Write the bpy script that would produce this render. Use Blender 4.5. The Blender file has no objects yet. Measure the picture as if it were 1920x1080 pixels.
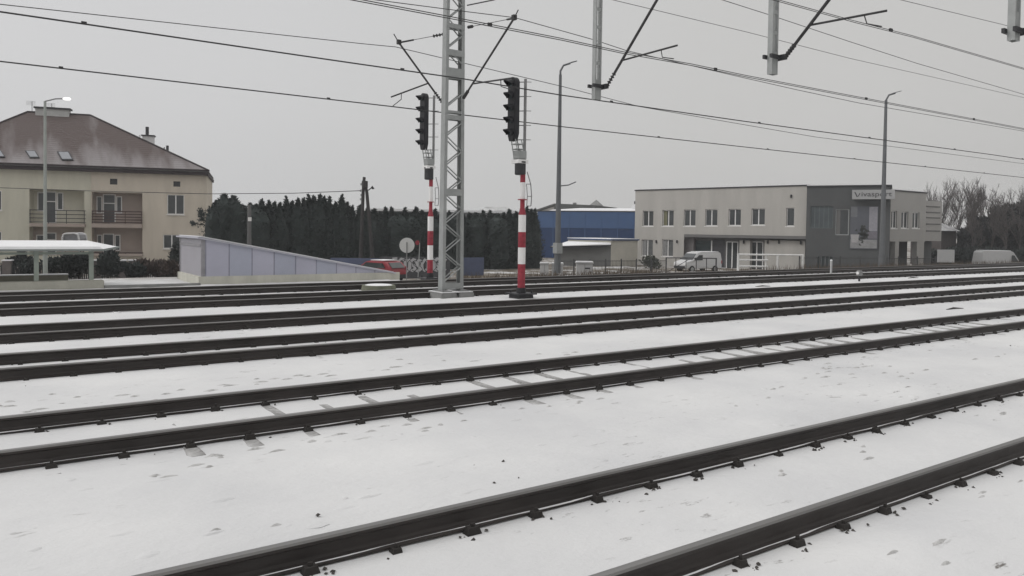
import bpy, bmesh, math, random
from mathutils import Vector, Matrix, noise
from math import sin, cos, radians as R, pi
random.seed(7)
S = bpy.context.scene
COL = S.collection

# ------------------------------------------------------------------ camera
CZ = 2.29; HEAD = R(55.106); PITCH = R(1.5); ROLL = R(.8); FPX = 1450.0; PCY = 469.0
cd = bpy.data.cameras.new("camera"); cam = bpy.data.objects.new("camera", cd); COL.objects.link(cam)
cam.matrix_world = (Matrix.Translation((0, 0, CZ)) @ Matrix.Rotation(HEAD - pi/2, 4, 'Z')
                    @ Matrix.Rotation(pi/2 - PITCH, 4, 'X') @ Matrix.Rotation(ROLL, 4, 'Z'))
cd.sensor_width = 36.0; cd.lens = FPX / 1920 * 36; cd.shift_y = -(540 - PCY) / 1920
cd.clip_start = .1; cd.clip_end = 6000
S.camera = cam
S.render.resolution_x = 1920; S.render.resolution_y = 1080

# ------------------------------------------------------------------ world
w = bpy.data.worlds.new("World"); S.world = w; w.use_nodes = True
nt = w.node_tree; nt.nodes.clear()
def N(t, **k):
    n = nt.nodes.new(t)
    for a, b in k.items(): setattr(n, a, b)
    return n
sky = N('ShaderNodeTexSky', sky_type='NISHITA', sun_disc=False, sun_elevation=R(38), sun_rotation=R(-60),
        air_density=1.0, dust_density=6.0)
hsv = N('ShaderNodeHueSaturation'); hsv.inputs['Saturation'].default_value = .05
nt.links.new(sky.outputs[0], hsv.inputs['Color'])
bg1 = N('ShaderNodeBackground'); bg1.inputs['Strength'].default_value = .05 * .35
nt.links.new(hsv.outputs[0], bg1.inputs['Color'])
# the overcast deck: even grey cloud, brighter on the left and overhead, darkened rightward to imitate a window vignette
tc = N('ShaderNodeTexCoord')
dot = N('ShaderNodeVectorMath', operation='DOT_PRODUCT')
nt.links.new(tc.outputs['Generated'], dot.inputs[0])
dot.inputs[1].default_value = (cos(HEAD + pi/2), sin(HEAD + pi/2), 0.35)
nz = N('ShaderNodeTexNoise'); nz.inputs['Scale'].default_value = 2.2; nz.inputs['Detail'].default_value = 2
nt.links.new(tc.outputs['Generated'], nz.inputs['Vector'])
add = N('ShaderNodeMath', operation='MULTIPLY_ADD'); add.inputs[1].default_value = .10
nt.links.new(nz.outputs['Fac'], add.inputs[0]); nt.links.new(dot.outputs['Value'], add.inputs[2])
rmp = N('ShaderNodeValToRGB'); rmp.color_ramp.interpolation = 'EASE'
e = rmp.color_ramp.elements
e[0].position = .0; e[0].color = (.48, .473, .463, 1)
e[1].position = 1; e[1].color = (.62, .62, .63, 1)
x = e.new(.30); x.color = (.535, .53, .52, 1)
x = e.new(.52); x.color = (.56, .56, .557, 1)
x = e.new(.72); x.color = (.585, .585, .59, 1)
mr = N('ShaderNodeMapRange'); mr.inputs['From Min'].default_value = -.75; mr.inputs['From Max'].default_value = 1.0
nt.links.new(add.outputs[0], mr.inputs['Value']); nt.links.new(mr.outputs[0], rmp.inputs['Fac'])
# like every overcast sky it brightens towards the zenith
spz = N('ShaderNodeSeparateXYZ'); nt.links.new(tc.outputs['Generated'], spz.inputs[0])
mz = N('ShaderNodeMapRange', interpolation_type='SMOOTHSTEP'); mz.inputs['From Min'].default_value = .3; mz.inputs['From Max'].default_value = .95
mz.inputs['To Min'].default_value = .97; mz.inputs['To Max'].default_value = 2.0; nt.links.new(spz.outputs['Z'], mz.inputs['Value'])
bg2 = N('ShaderNodeBackground'); nt.links.new(mz.outputs[0], bg2.inputs['Strength'])
nt.links.new(rmp.outputs[0], bg2.inputs['Color'])
ad = N('ShaderNodeAddShader'); out = N('ShaderNodeOutputWorld')
nt.links.new(bg1.outputs[0], ad.inputs[0]); nt.links.new(bg2.outputs[0], ad.inputs[1]); nt.links.new(ad.outputs[0], out.inputs[0])

sl = bpy.data.lights.new("sun", 'SUN'); sl.energy = .7; sl.angle = R(25); sl.color = (1, .97, .93)
so = bpy.data.objects.new("sun", sl); COL.objects.link(so)
so.rotation_euler = Vector((-.72, .35, .62)).to_track_quat('Z', 'Y').to_euler()
S.view_settings.view_transform = 'Standard'; S.view_settings.look = 'None'
S.view_settings.exposure = 0.0; S.view_settings.gamma = 1; S.view_settings.use_curve_mapping = False

# ------------------------------------------------------------------ pixel -> place helpers
M3 = cam.matrix_world.to_3x3(); C0 = Vector((0, 0, CZ)); FW = Vector((cos(HEAD), sin(HEAD), 0))
def ray(px, py): return M3 @ Vector(((px - 960) / FPX, (PCY - py) / FPX, -1))
def atY(px, py, Y): d = ray(px, py); return C0 + d * (Y / d.y)
def atX(px, py, X): d = ray(px, py); return C0 + d * (X / d.x)
def atz(px, py, z=0): d = ray(px, py); return C0 + d * ((z - CZ) / d.z)
def atD(px, py, D): d = ray(px, py); return C0 + d * (D / d.dot(FW))
class Face:
    """vertical facade plane through two image columns at two depths"""
    def __init__(s, pa, za, pb, zb):
        a = atD(pa, 440, za); b = atD(pb, 440, zb); a.z = b.z = 0
        s.o = a; s.u = (b - a).normalized(); s.L = (b - a).length
        s.n = Vector((s.u.y, -s.u.x, 0))
        if s.n.dot(-a) < 0: s.n = -s.n
    def hit(s, px, py, off=0):
        d = ray(px, py); o = s.o + s.n * off; t = (o - C0).dot(s.n) / d.dot(s.n); p = C0 + d * t
        return (p - o).dot(s.u), p.z
    def pt(s, q, z, off=0): return s.o + s.u * q + s.n * off + Vector((0, 0, z))
    def rect(s, x0, y0, x1, y1, off=0):
        a = s.hit(x0, (y0 + y1) / 2, off)[0]; b = s.hit(x1, (y0 + y1) / 2, off)[0]
        xm = (x0 + x1) / 2
        return a, b, s.hit(xm, y1, off)[1], s.hit(xm, y0, off)[1]

# ------------------------------------------------------------------ materials
MATS = {}
def mat(name, col, rough=.85, var=.15, scale=3.0, bump=.0, bscale=30.0, metal=0, spec=.3, col2=None, stretch=(1, 1, 1)):
    if name in MATS: return MATS[name]
    m = bpy.data.materials.new(name); m.use_nodes = True; n = m.node_tree; b = n.nodes['Principled BSDF']
    b.inputs['Roughness'].default_value = rough; b.inputs['Metallic'].default_value = metal
    b.inputs['Specular IOR Level'].default_value = spec
    t = n.nodes.new('ShaderNodeTexCoord'); mp = n.nodes.new('ShaderNodeMapping'); mp.inputs['Scale'].default_value = stretch
    n.links.new(t.outputs['Object'], mp.inputs[0])
    no = n.nodes.new('ShaderNodeTexNoise'); no.inputs['Scale'].default_value = scale; no.inputs['Detail'].default_value = 6
    no.inputs['Roughness'].default_value = .65
    n.links.new(mp.outputs[0], no.inputs['Vector'])
    r = n.nodes.new('ShaderNodeValToRGB'); n.links.new(no.outputs['Fac'], r.inputs['Fac'])
    r.color_ramp.elements[0].position = .3; r.color_ramp.elements[1].position = .7
    c2 = col2 if col2 else tuple(min(1, c * (1 + var)) for c in col); c1 = col if col2 else tuple(c * (1 - var) for c in col)
    r.color_ramp.elements[0].color = (*c1, 1); r.color_ramp.elements[1].color = (*c2, 1)
    n.links.new(r.outputs[0], b.inputs['Base Color'])
    if bump:
        n2 = n.nodes.new('ShaderNodeTexNoise'); n2.inputs['Scale'].default_value = bscale; n2.inputs['Detail'].default_value = 4
        n.links.new(mp.outputs[0], n2.inputs['Vector'])
        bp = n.nodes.new('ShaderNodeBump'); bp.inputs['Strength'].default_value = bump; bp.inputs['Distance'].default_value = .02
        n.links.new(n2.outputs['Fac'], bp.inputs['Height']); n.links.new(bp.outputs[0], b.inputs['Normal'])
    MATS[name] = m; return m
def snow_mat():
    m = bpy.data.materials.new('snow_ground'); m.use_nodes = True; n = m.node_tree; b = n.nodes['Principled BSDF']
    b.inputs['Roughness'].default_value = .9; b.inputs['Specular IOR Level'].default_value = .15
    L = n.links.new
    def nn(t, **k):
        q = n.nodes.new(t)
        for a, c in k.items(): setattr(q, a, c)
        return q
    geo = nn('ShaderNodeNewGeometry')
    def noise_(scale, detail=5, rough=.6, st=(1, 1, 1)):
        mp = nn('ShaderNodeMapping'); mp.inputs['Scale'].default_value = st; L(geo.outputs['Position'], mp.inputs[0])
        q = nn('ShaderNodeTexNoise'); q.inputs['Scale'].default_value = scale; q.inputs['Detail'].default_value = detail
        q.inputs['Roughness'].default_value = rough; L(mp.outputs[0], q.inputs['Vector']); return q.outputs['Fac']
    def ramp(f, p0, p1, c0=(0, 0, 0, 1), c1=(1, 1, 1, 1)):
        r = nn('ShaderNodeValToRGB'); r.color_ramp.elements[0].position = p0; r.color_ramp.elements[1].position = p1
        r.color_ramp.elements[0].color = c0; r.color_ramp.elements[1].color = c1; L(f, r.inputs['Fac']); return r.outputs[0]
    def mth(op, a, b_):
        q = nn('ShaderNodeMath', operation=op)
        for i, v in enumerate((a, b_)):
            if isinstance(v, (int, float)): q.inputs[i].default_value = v
            else: L(v, q.inputs[i])
        return q.outputs[0]
    base = ramp(noise_(.45, 4, .55), .3, .7, (.53, .53, .535, 1), (.625, .622, .617, 1))
    # stones and grit poking through the thin snow, in sparse drifts along the tracks
    grit = mth('MULTIPLY', ramp(noise_(5.0, 6, .75, (.5, 1.4, 1)), .60, .68), ramp(noise_(.7, 3, .5, (.45, 1, 1)), .50, .64))
    mix = nn('ShaderNodeMix', data_type='RGBA'); L(grit, mix.inputs[0]); L(base, mix.inputs[6]); mix.inputs[7].default_value = (.13, .12, .11, 1)
    # beyond the tracks the lower ground shows dead grass and mud through the snow
    sp = nn('ShaderNodeSeparateXYZ'); L(geo.outputs['Position'], sp.inputs[0])
    far = nn('ShaderNodeMapRange'); far.inputs['From Min'].default_value = 33; far.inputs['From Max'].default_value = 38; 
    xr_ = nn('ShaderNodeMapRange'); xr_.inputs['From Min'].default_value = 13; xr_.inputs['From Max'].default_value = 17; xr_.inputs['To Max'].default_value = 4.5; L(sp.outputs['X'], xr_.inputs['Value'])
    L(mth('ADD', sp.outputs['Y'], xr_.outputs[0]), far.inputs['Value'])
    gm = mth('MULTIPLY', far.outputs[0], ramp(noise_(.4, 6, .7), .40, .52))
    mix2 = nn('ShaderNodeMix', data_type='RGBA'); L(gm, mix2.inputs[0]); L(mix.outputs[2], mix2.inputs[6]); mix2.inputs[7].default_value = (.12, .10, .075, 1)
    L(mix2.outputs[2], b.inputs['Base Color'])
    bp = nn('ShaderNodeBump'); bp.inputs['Strength'].default_value = .6; bp.inputs['Distance'].default_value = .03
    L(noise_(7, 6, .65, (.6, 1, 1)), bp.inputs['Height']); L(bp.outputs[0], b.inputs['Normal'])
    return m
SNOWG = snow_mat()
SNOW = mat('snow', (.70, .70, .705), .9, .05, 2, .3, 12)
RAIL = mat('rusty_rail_steel', (.032, .027, .025), .6, .35, 2.2, .35, 20, spec=.35, stretch=(.3, 1, 1))
RAILTOP = mat('worn_rail_head', (.20, .195, .19), .42, .2, 3, metal=.7, stretch=(.1, 3, 1))
SLEEP = mat('snow_dusted_concrete', (.10, .095, .09), .95, 0, 5, .5, 18, col2=(.50, .495, .49))
SLEEP2 = mat('snowed_sleeper', (.30, .295, .29), .95, 0, 5, .5, 18, col2=(.74, .74, .74))
CLIP = mat('dark_clip', (.03, .027, .025), .8, .3, 9)
WIRE = mat('wire', (.035, .034, .035), .6, .2, 3)
GALV = mat('galvanised_steel', (.30, .31, .305), .55, .12, 2.5, .15, 20, metal=.25)
GALVD = mat('weathered_steel', (.20, .20, .20), .6, .2, 2.5, metal=.2)
DKMET = mat('dark_metal', (.035, .035, .038), .55, .25, 4)
BLACK = mat('signal_black', (.016, .016, .019), .5, .2, 3)
RED = mat('signal_red', (.27, .033, .048), .6, .35, 7)
WHITE = mat('white_paint', (.72, .71, .70), .5, .06, 4)
CONC = mat('concrete', (.40, .39, .34), .9, .12, 1.6, .3, 10)
CONCG = mat('grey_concrete', (.22, .22, .215), .9, .2, 1.6, .3, 10)
GLASS = mat('window_glass', (.045, .05, .052), .12, .25, 1.2, spec=.55)
GLASSD = mat('dark_glass', (.03, .042, .045), .25, .3, .6, spec=.35)

# ------------------------------------------------------------------ mesh builder and tagging
ORI = {}
class MB:
    def __init__(s): s.v = []; s.f = []; s.m = []
    def add(s, vs, fs, mi=0):
        k = len(s.v); s.v += [Vector(q) for q in vs]; s.f += [tuple(k + i for i in q) for q in fs]; s.m += [mi] * len(fs); return s
    def box(s, a, b, mi=0):
        x0, y0, z0 = a; x1, y1, z1 = b
        return s.add([(x0, y0, z0), (x1, y0, z0), (x1, y1, z0), (x0, y1, z0), (x0, y0, z1), (x1, y0, z1), (x1, y1, z1), (x0, y1, z1)],
                     [(0, 3, 2, 1), (4, 5, 6, 7), (0, 1, 5, 4), (1, 2, 6, 5), (2, 3, 7, 6), (3, 0, 4, 7)], mi)
    def hexa(s, p, mi=0):    # 8 points: bottom ring, top ring
        return s.add(p, [(0, 3, 2, 1), (4, 5, 6, 7), (0, 1, 5, 4), (1, 2, 6, 5), (2, 3, 7, 6), (3, 0, 4, 7)], mi)
    def fbox(s, F, q0, q1, z0, z1, o0, o1, mi=0):
        return s.hexa([F.pt(q0, z0, o0), F.pt(q1, z0, o0), F.pt(q1, z0, o1), F.pt(q0, z0, o1),
                       F.pt(q0, z1, o0), F.pt(q1, z1, o0), F.pt(q1, z1, o1), F.pt(q0, z1, o1)], mi)
    def tube(s, pts, r, n=8, mi=0, cap=True):
        pts = [Vector(p) for p in pts]; rs = r if isinstance(r, (list, tuple)) else [r] * len(pts)
        rings = []; prev = None
        for i, p in enumerate(pts):
            d = (pts[min(i + 1, len(pts) - 1)] - pts[max(i - 1, 0)]).normalized()
            if prev is None: u = d.cross(Vector((0, 0, 1)) if abs(d.z) < .9 else Vector((1, 0, 0))).normalized()
            else: u = (prev - d * prev.dot(d)).normalized()
            prev = u; v = d.cross(u)
            rings.append([p + (u * cos(2 * pi * k / n) + v * sin(2 * pi * k / n)) * rs[i] for k in range(n)])
        k0 = len(s.v)
        for g in rings: s.v += g
        for i in range(len(pts) - 1):
            for k in range(n):
                a = k0 + i * n + k; b = k0 + i * n + (k + 1) % n
                s.f.append((a, b, b + n, a + n)); s.m.append(mi)
        if cap:
            s.f.append(tuple(k0 + k for k in range(n))[::-1]); s.m.append(mi)
            s.f.append(tuple(k0 + (len(pts) - 1) * n + k for k in range(n))); s.m.append(mi)
        return s
    def build(s, name, mats, parent=None, loc=None, smooth=False, bevel=0):
        if parent is not None: o0 = ORI[parent.name]
        else: o0 = Vector(loc) if loc is not None else Vector((0, 0, 0))
        me = bpy.data.meshes.new(name); me.from_pydata([tuple(q - o0) for q in s.v], [], s.f)
        if not isinstance(mats, (list, tuple)): mats = [mats]
        for m in mats: me.materials.append(m)
        me.polygons.foreach_set('material_index', s.m)
        if smooth: me.polygons.foreach_set('use_smooth', [True] * len(s.f))
        bm = bmesh.new(); bm.from_mesh(me); bmesh.ops.recalc_face_normals(bm, faces=bm.faces)
        if bevel: bmesh.ops.bevel(bm, geom=list(bm.edges), offset=bevel, segments=2, affect='EDGES', clamp_overlap=True)
        bm.to_mesh(me); bm.free()
        o = bpy.data.objects.new(name, me); COL.objects.link(o)
        if parent is not None: o.parent = parent
        else: o.location = o0
        ORI[o.name] = o0.copy()
        return o
def tag(o, label, cat, group=None):
    o['label'] = label; o['category'] = cat
    if group: o['group'] = group
    return o
def thing(name, loc, label, cat, group=None):
    o = bpy.data.objects.new(name, None); COL.objects.link(o); o.location = loc; o.empty_display_size = .3
    ORI[o.name] = Vector(loc); return tag(o, label, cat, group)
def kids(o): return [c for c in bpy.data.objects if c.parent == o]
def dup(o, loc, label=None, rz=None, scale=None):
    def cp(q, par):
        c = q.copy(); COL.objects.link(c)
        if par is not None: c.parent = par
        for k in kids(q): cp(k, c)
        return c
    c = cp(o, None); c.location = loc; ORI[c.name] = Vector(loc)
    if rz is not None: c.rotation_euler.z = rz
    if scale is not None: c.scale = scale
    if label: c['label'] = label
    return c

# ------------------------------------------------------------------ ground
TR = [4.28, 9.28, 14.15, 18.3, 23.4, 27.5]      # track centres, nearest first
BASEZ = -1.35
def sm(a, b, x): t = max(0, min(1, (x - a) / (b - a))); return t * t * (3 - 2 * t)
def gh(x, y):
    y0 = 36 - 6.4 * sm(12.5, 16, x)
    z = BASEZ * sm(y0, y0 + 7, y)
    if y < y0:
        z += .035 * noise.noise(Vector((x * .5, y * .8, 0))) + .018 * noise.noise(Vector((x * 2.1, y * 2.6, 3)))
        dmin = min(min(abs(y - t - .75), abs(y - t + .75)) for t in TR)
        tmin = min(abs(y - t) for t in TR)
        z -= .02
        z += .045 * sm(.98, 1.35, tmin)
        z *= 1 if y > 33 else (.35 + .65 * sm(.1, .5, dmin))
    else: z += .12 * noise.noise(Vector((x * .12, y * .12, 7)))
    return z
def frange(a, b, st):
    o = []
    while a < b - 1e-6: o.append(a); a += st
    return o
xs = [-3000, -600, -150, -60, -30] + frange(-15, 40, .22) + frange(40, 90, .8) + [90, 105, 125, 160, 220, 320, 600, 3000]
ys = [-600, -60, -12, -4, -1] + frange(1, 12, .16) + frange(12, 36, .25) + frange(36, 46, 1) + [46, 52, 60, 75, 95, 130, 200, 400, 1000, 3000]
g = MB(); g.v = [Vector((a, b, gh(a, b))) for b in ys for a in xs]; nx = len(xs)
g.f = [(j * nx + i, j * nx + i + 1, (j + 1) * nx + i + 1, (j + 1) * nx + i) for j in range(len(ys) - 1) for i in range(nx - 1)]
g.m = [0] * len(g.f)
gr = g.build('snowy_ground', SNOWG, smooth=True); gr['kind'] = 'structure'

# ------------------------------------------------------------------ railway tracks
X0, X1 = -40.0, 260.0
prof = [(-.072, 0), (.072, 0), (.072, .012), (.02, .032), (.010, .05), (.010, .125), (.034, .14), (.036, .162), (.028, .178), (-.028, .178), (-.036, .162), (-.034, .14), (-.010, .125), (-.010, .05), (-.02, .032), (-.072, .012)]
def rail(t, yc, wob):
    m = MB(); L = frange(X0, X1, 12) + [X1]; k = len(prof)
    for i, x_ in enumerate(L):
        m.v += [Vector((x_, yc + a, b + .002)) for a, b in prof]
    for i in range(len(L) - 1):
        for j in range(k):
            a = i * k + j; b = i * k + (j + 1) % k
            m.f.append((a, a + k, b + k, b)); m.m.append(1 if j in (7, 8, 9) else 0)
    ro = m.build('rail', [RAIL, RAILTOP], t)
    for s_ in ((-1, 1) if wob < 2 else ()):      # a thin ragged line of snow caught on the rail foot
        f = MB(); x_ = -1.0; st_ = .155 if wob < 3 else .31; n_ = 0
        while x_ < 45 + 45 * (wob > 0):
            q = max(0, noise.noise(Vector((x_ * 1.7, yc * 3.1, s_ * 5))) + .25)
            o1 = .048 + .018 * min(1, q * 1.6)
            f.v += [Vector((x_, yc + s_ * .044, .0245)), Vector((x_, yc + s_ * o1, .0425 - .40 * (o1 - .002))), Vector((x_, yc + s_ * o1, .010))]
            if n_: k_ = n_ * 3; f.f += [(k_ - 3, k_, k_ + 1, k_ - 2), (k_ - 2, k_ + 1, k_ + 2, k_ - 1)]; f.m += [0, 0]
            n_ += 1; x_ += st_
        f.build('foot_snow', SNOW, ro)
    return ro
names = ['nearest of the six snow covered tracks, beside the train', 'second track from the viewer, with dark sleepers showing through the snow',
         'third track from the viewer, crossing the middle of the snow', 'fourth track from the viewer, just in front of the lattice mast foot',
         'fifth track, between the lattice mast and the left signal', 'farthest track, running along the lilac underpass wall']
for k, yc in enumerate(TR):
    t = thing('railway_track', (0, yc, 0), 'rusty railway track, ' + names[k], 'railway track', 'parallel railway tracks in the snow')
    rail(t, yc - .753, k); rail(t, yc + .753, k)
    random.seed(40 + k)
    xa = -1.86 if k < 2 else 0.0
    proto = None; cnt = 0
    x_ = xa
    first = None
    while cnt < 96:
        if first is None:
            m = MB(); xm = 0.0
            h = (-.075, -.006, -.006, -.004, -.004, -.004)[k]; tw = .055 if k == 1 else .10
            m.hexa([(xm - .13, yc - 1.25, -.1), (xm + .13, yc - 1.25, -.1), (xm + .13, yc + 1.25, -.1), (xm - .13, yc + 1.25, -.1),
                    (xm - tw, yc - 1.22, h), (xm + tw, yc - 1.22, h), (xm + tw, yc + 1.22, h), (xm - tw, yc + 1.22, h)], 0)
            for s in (-.753, .753):
                for q in (-1, 1):
                    c = yc + s + q * .115
                    m.hexa([(xm - .05, c - .042, -.02), (xm + .05, c - .042, -.02), (xm + .05, c + .042, -.02), (xm - .05, c + .042, -.02),
                            (xm - .035, c - .03, .042), (xm + .035, c - .03, .042), (xm + .035, c + .03, .042), (xm - .035, c + .03, .042)], 1)
                    m.tube([(xm, c, .03), (xm, c, .07)], .015, 6, 1)
            first = m.build('sleeper', [SLEEP if k == 1 else SLEEP2, CLIP], t); 
            first.location.x = x_
        else:
            c = first.copy(); COL.objects.link(c); c.parent = t; c.location.x = x_ + random.uniform(-.03, .03); c.scale.x = random.uniform(.8, 1.25)
            c.location.z = random.uniform(-.02, .006); c.scale.z = random.uniform(.8, 1.2); c.rotation_euler.z = random.uniform(-.012, .012)
        cnt += 1; x_ += .62
# loose ballast stones breaking through the snow
st = MB(); random.seed(3)
def stone(c, r):
    vs = []
    for a, b, d in ((1, 0, 0), (-1, 0, 0), (0, 1, 0), (0, -1, 0), (0, 0, 1), (0, 0, -1)):
        q = r * random.uniform(.6, 1.3); vs.append((c[0] + a * q, c[1] + b * q, c[2] + d * q * .7))
    st.add(vs, [(0, 2, 4), (2, 1, 4), (1, 3, 4), (3, 0, 4), (2, 0, 5), (1, 2, 5), (3, 1, 5), (0, 3, 5)])
for i in range(2000):
    k = random.choice((0, 0, 0, 1, 1, 1, 2, 3, 4)); yc = TR[k]
    x_ = random.uniform(0, 12 + 30 * (k > 0) + 10 * k)
    if random.random() < .75:
        # gathered at sleepers ends along the rails
        x_ = round(x_ / .62) * .62 + random.gauss(0, .07); y_ = yc + random.choice((-1, 1)) * (.753 + random.choice((-1, 1)) * random.uniform(.12, .22))
    else:
        if noise.noise(Vector((x_ * .35, yc, 2))) < .12 or random.random() < .5: continue
        y_ = yc + random.choice((-1, 1)) * random.gauss(1.75, .3)
    stone((x_, y_, gh(x_, y_) + random.uniform(-.01, .012)), random.uniform(.008, .024))
so_ = st.build('ballast_stones', mat('ballast', (.06, .055, .05), .9, .4, 8)); so_['kind'] = 'stuff'
# snow lumps kicked up beside the rails (real relief)
lm = MB(); random.seed(9)
def lump(x_, y_, rx, ry, h):
    z = gh(x_, y_) - .01; k0 = []; n = 9
    ring = [(x_ + cos(2 * pi * i / n) * rx * random.uniform(.8, 1.2), y_ + sin(2 * pi * i / n) * ry * random.uniform(.8, 1.2), z) for i in range(n)]
    r2 = [(x_ + (p[0] - x_) * .6, y_ + (p[1] - y_) * .6, z + h * random.uniform(.6, .9)) for p in ring]
    lm.add(ring + r2 + [(x_, y_, z + h)], [(i, (i + 1) % n, n + (i + 1) % n, n + i) for i in range(n)] + [(n + i, n + (i + 1) % n, 2 * n) for i in range(n)])
for i in range(420):
    k = random.choice((0, 0, 1, 1, 2, 3, 4, 5)); x_ = random.uniform(0, 15 + 9 * k)
    y_ = TR[k] + random.choice((-1, 1)) * random.uniform(1.3, 2.3)
    lump(x_, y_, random.uniform(.04, .16), random.uniform(.03, .08), random.uniform(.008, .024))
o = lm.build('snow_lumps', SNOWG, smooth=True); o['kind'] = 'stuff'

sc = MB(); random.seed(31)
for cx, cy, n, sp in [(atz(a, b).x, atz(a, b).y, n, sp) for a, b, n, sp in ((495, 998, 2, .12), (240, 905, 2, .16), (360, 880, 4, .2), (480, 850, 3, .2), (620, 830, 4, .22), (740, 810, 4, .22), (850, 795, 3, .2), (1000, 765, 3, .25), (1110, 750, 3, .25), (1390, 760, 2, .2),
        (60, 765, 4, .3), (180, 750, 5, .3), (310, 742, 4, .3), (420, 727, 4, .3), (520, 718, 5, .35), (600, 708, 4, .35), (830, 678, 3, .4), (940, 672, 3, .4), (1050, 668, 2, .4), (1560, 695, 6, .45), (1620, 690, 7, .5), (1660, 700, 5, .5), (1540, 715, 4, .4), (1720, 695, 3, .4), (1880, 672, 3, .4),
        (1480, 880, 2, .15), (1600, 845, 3, .2), (1830, 780, 3, .2), (560, 1040, 2, .1), (1740, 1040, 3, .2), (1850, 940, 3, .2), (1450, 1010, 3, .12))]:
    for _ in range(n):
        x_ = cx + random.gauss(0, sp * 1.6); y_ = cy + random.gauss(0, sp * .6)
        if min(min(abs(y_ - t - .75), abs(y_ - t + .75)) for t in TR) < .25: continue
        L_ = random.uniform(.03, .12) * (1 + sp); W_ = random.uniform(.012, .032) * (1 + sp); z = gh(x_, y_) + .004; k_ = 9
        P_ = [(x_ + cos(2 * pi * i / k_) * L_ * random.uniform(.6, 1.2), y_ + sin(2 * pi * i / k_) * W_ * random.uniform(.6, 1.2)) for i in range(k_)]
        sc.add([(a, b, gh(a, b) - .004) for a, b in P_] + [(x_ + .3 * (a - x_), y_ + .3 * (b - y_), z + .012) for a, b in P_], [(i, (i + 1) % k_, k_ + (i + 1) % k_, k_ + i) for i in range(k_)] + [tuple(range(k_, 2 * k_))], 0)
o = sc.build('snow_scuffs', mat('gritty_snow', (.30, .295, .285), .95, 0, 16, .6, 30, col2=(.58, .575, .57)), smooth=True); o['kind'] = 'stuff'

# ------------------------------------------------------------------ overhead lines
def wirepts(l, Y):
    p = [atY(a, b, Y) for a, b in l]
    d = (p[0] - p[1]); 
    if d.x < 0: p.insert(0, p[0] + d * ((p[0].x + 45) / -d.x))
    d = (p[-1] - p[-2]); q = p[-1] + d * ((230 - p[-1].x) / d.x)
    q.z = max(q.z, 6.0); p.append(q)
    return p
def zat(p, x_):
    for a, b in zip(p, p[1:]):
        if a.x <= x_ <= b.x: return a.z + (b.z - a.z) * (x_ - a.x) / (b.x - a.x)
    return None
def overhead(label, Y, contact, mess, rc, rm, two=True):
    t = thing('overhead_line', (0, Y, 0), label, 'overhead wires', 'overhead lines above the tracks')
    pc = wirepts(contact, Y); 
    for s in ((-.035, .035) if two else (0,)):
        MB().tube([p + Vector((0, s, s * .9)) for p in pc], rc, 6).build('contact_wire', WIRE, t)
    pm = wirepts(mess, Y); MB().tube(pm, rm, 6).build('messenger_wire', WIRE, t)
    x_ = -20.0; n = 0
    while x_ < 150:
        a, b = zat(pc, x_), zat(pm, x_)
        if a and b:
            # little clamp on the wire, plus the hanging dropper
            MB().box((x_ - .05, Y - .02, a - .01), (x_ + .05, Y + .02, a + .05)).build('wire_clamp', WIRE, t)
        x_ += 7.3
    return pc, pm
pcA, pmA = overhead('thin wires over the fifth track, lowest contact wire crossing behind both signals', TR[4],
    [(0, 115), (720, 198), (1058, 238), (1400, 276), (1920, 333)],
    [(0, 8), (680, 82), (742, 88), (1058, 163), (1115, 178), (1200, 200), (1350, 226), (1530, 257), (1690, 277), (1920, 307)], .019, .012, False)
pcB, pmB = overhead('wires over the fourth track, held by the right arm of the lattice mast', TR[3],
    [(0, 22), (680, 121), (870, 148), (1050, 178), (1400, 228), (1860, 290), (1920, 299)],
    [(660, -6), (860, 20), (965, 33), (1115, 75), (1175, 95), (1400, 147), (1497, 169), (1610, 193), (1920, 246)], .018, .011, False)
pcC, pmC = overhead('pair of wires over the third track, crossing the first hanging post', TR[2],
    [(660, -2), (855, 35), (1050, 73), (1165, 98), (1300, 122), (1400, 143), (1920, 242)],
    [(1300, -18), (1355, 0), (1440, 27), (1596, 79), (1720, 119), (1920, 177)], .010, .009)
pcD, pmD = overhead('pair of wires over the second track, crossing the top right of the view', TR[1],
    [(1455, 0), (1600, 40), (1710, 68), (1920, 129)],
    [(1660, -8), (1690, 0), (1880, 46), (1920, 57)], .007, .006)
fd = MB().tube(wirepts([(1150, 0), (1400, 60), (1596, 110), (1720, 138), (1920, 183)], 22.6), .011, 6).build('feeder_wire', WIRE)
tag(fd, 'single thin feeder wire high above the lattice mast line, entering at the top centre right', 'wire')

def insul(m, a, b, r=.05, n=5):
    a = Vector(a); b = Vector(b); pts = []; rs = []
    for i in range(n):
        for q, rr in ((0, .4), (.25, 1), (.5, 1), (.75, .4)):
            pts.append(a.lerp(b, (i + q) / n)); rs.append(r * rr)
    m.tube(pts, rs, 8)
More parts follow.
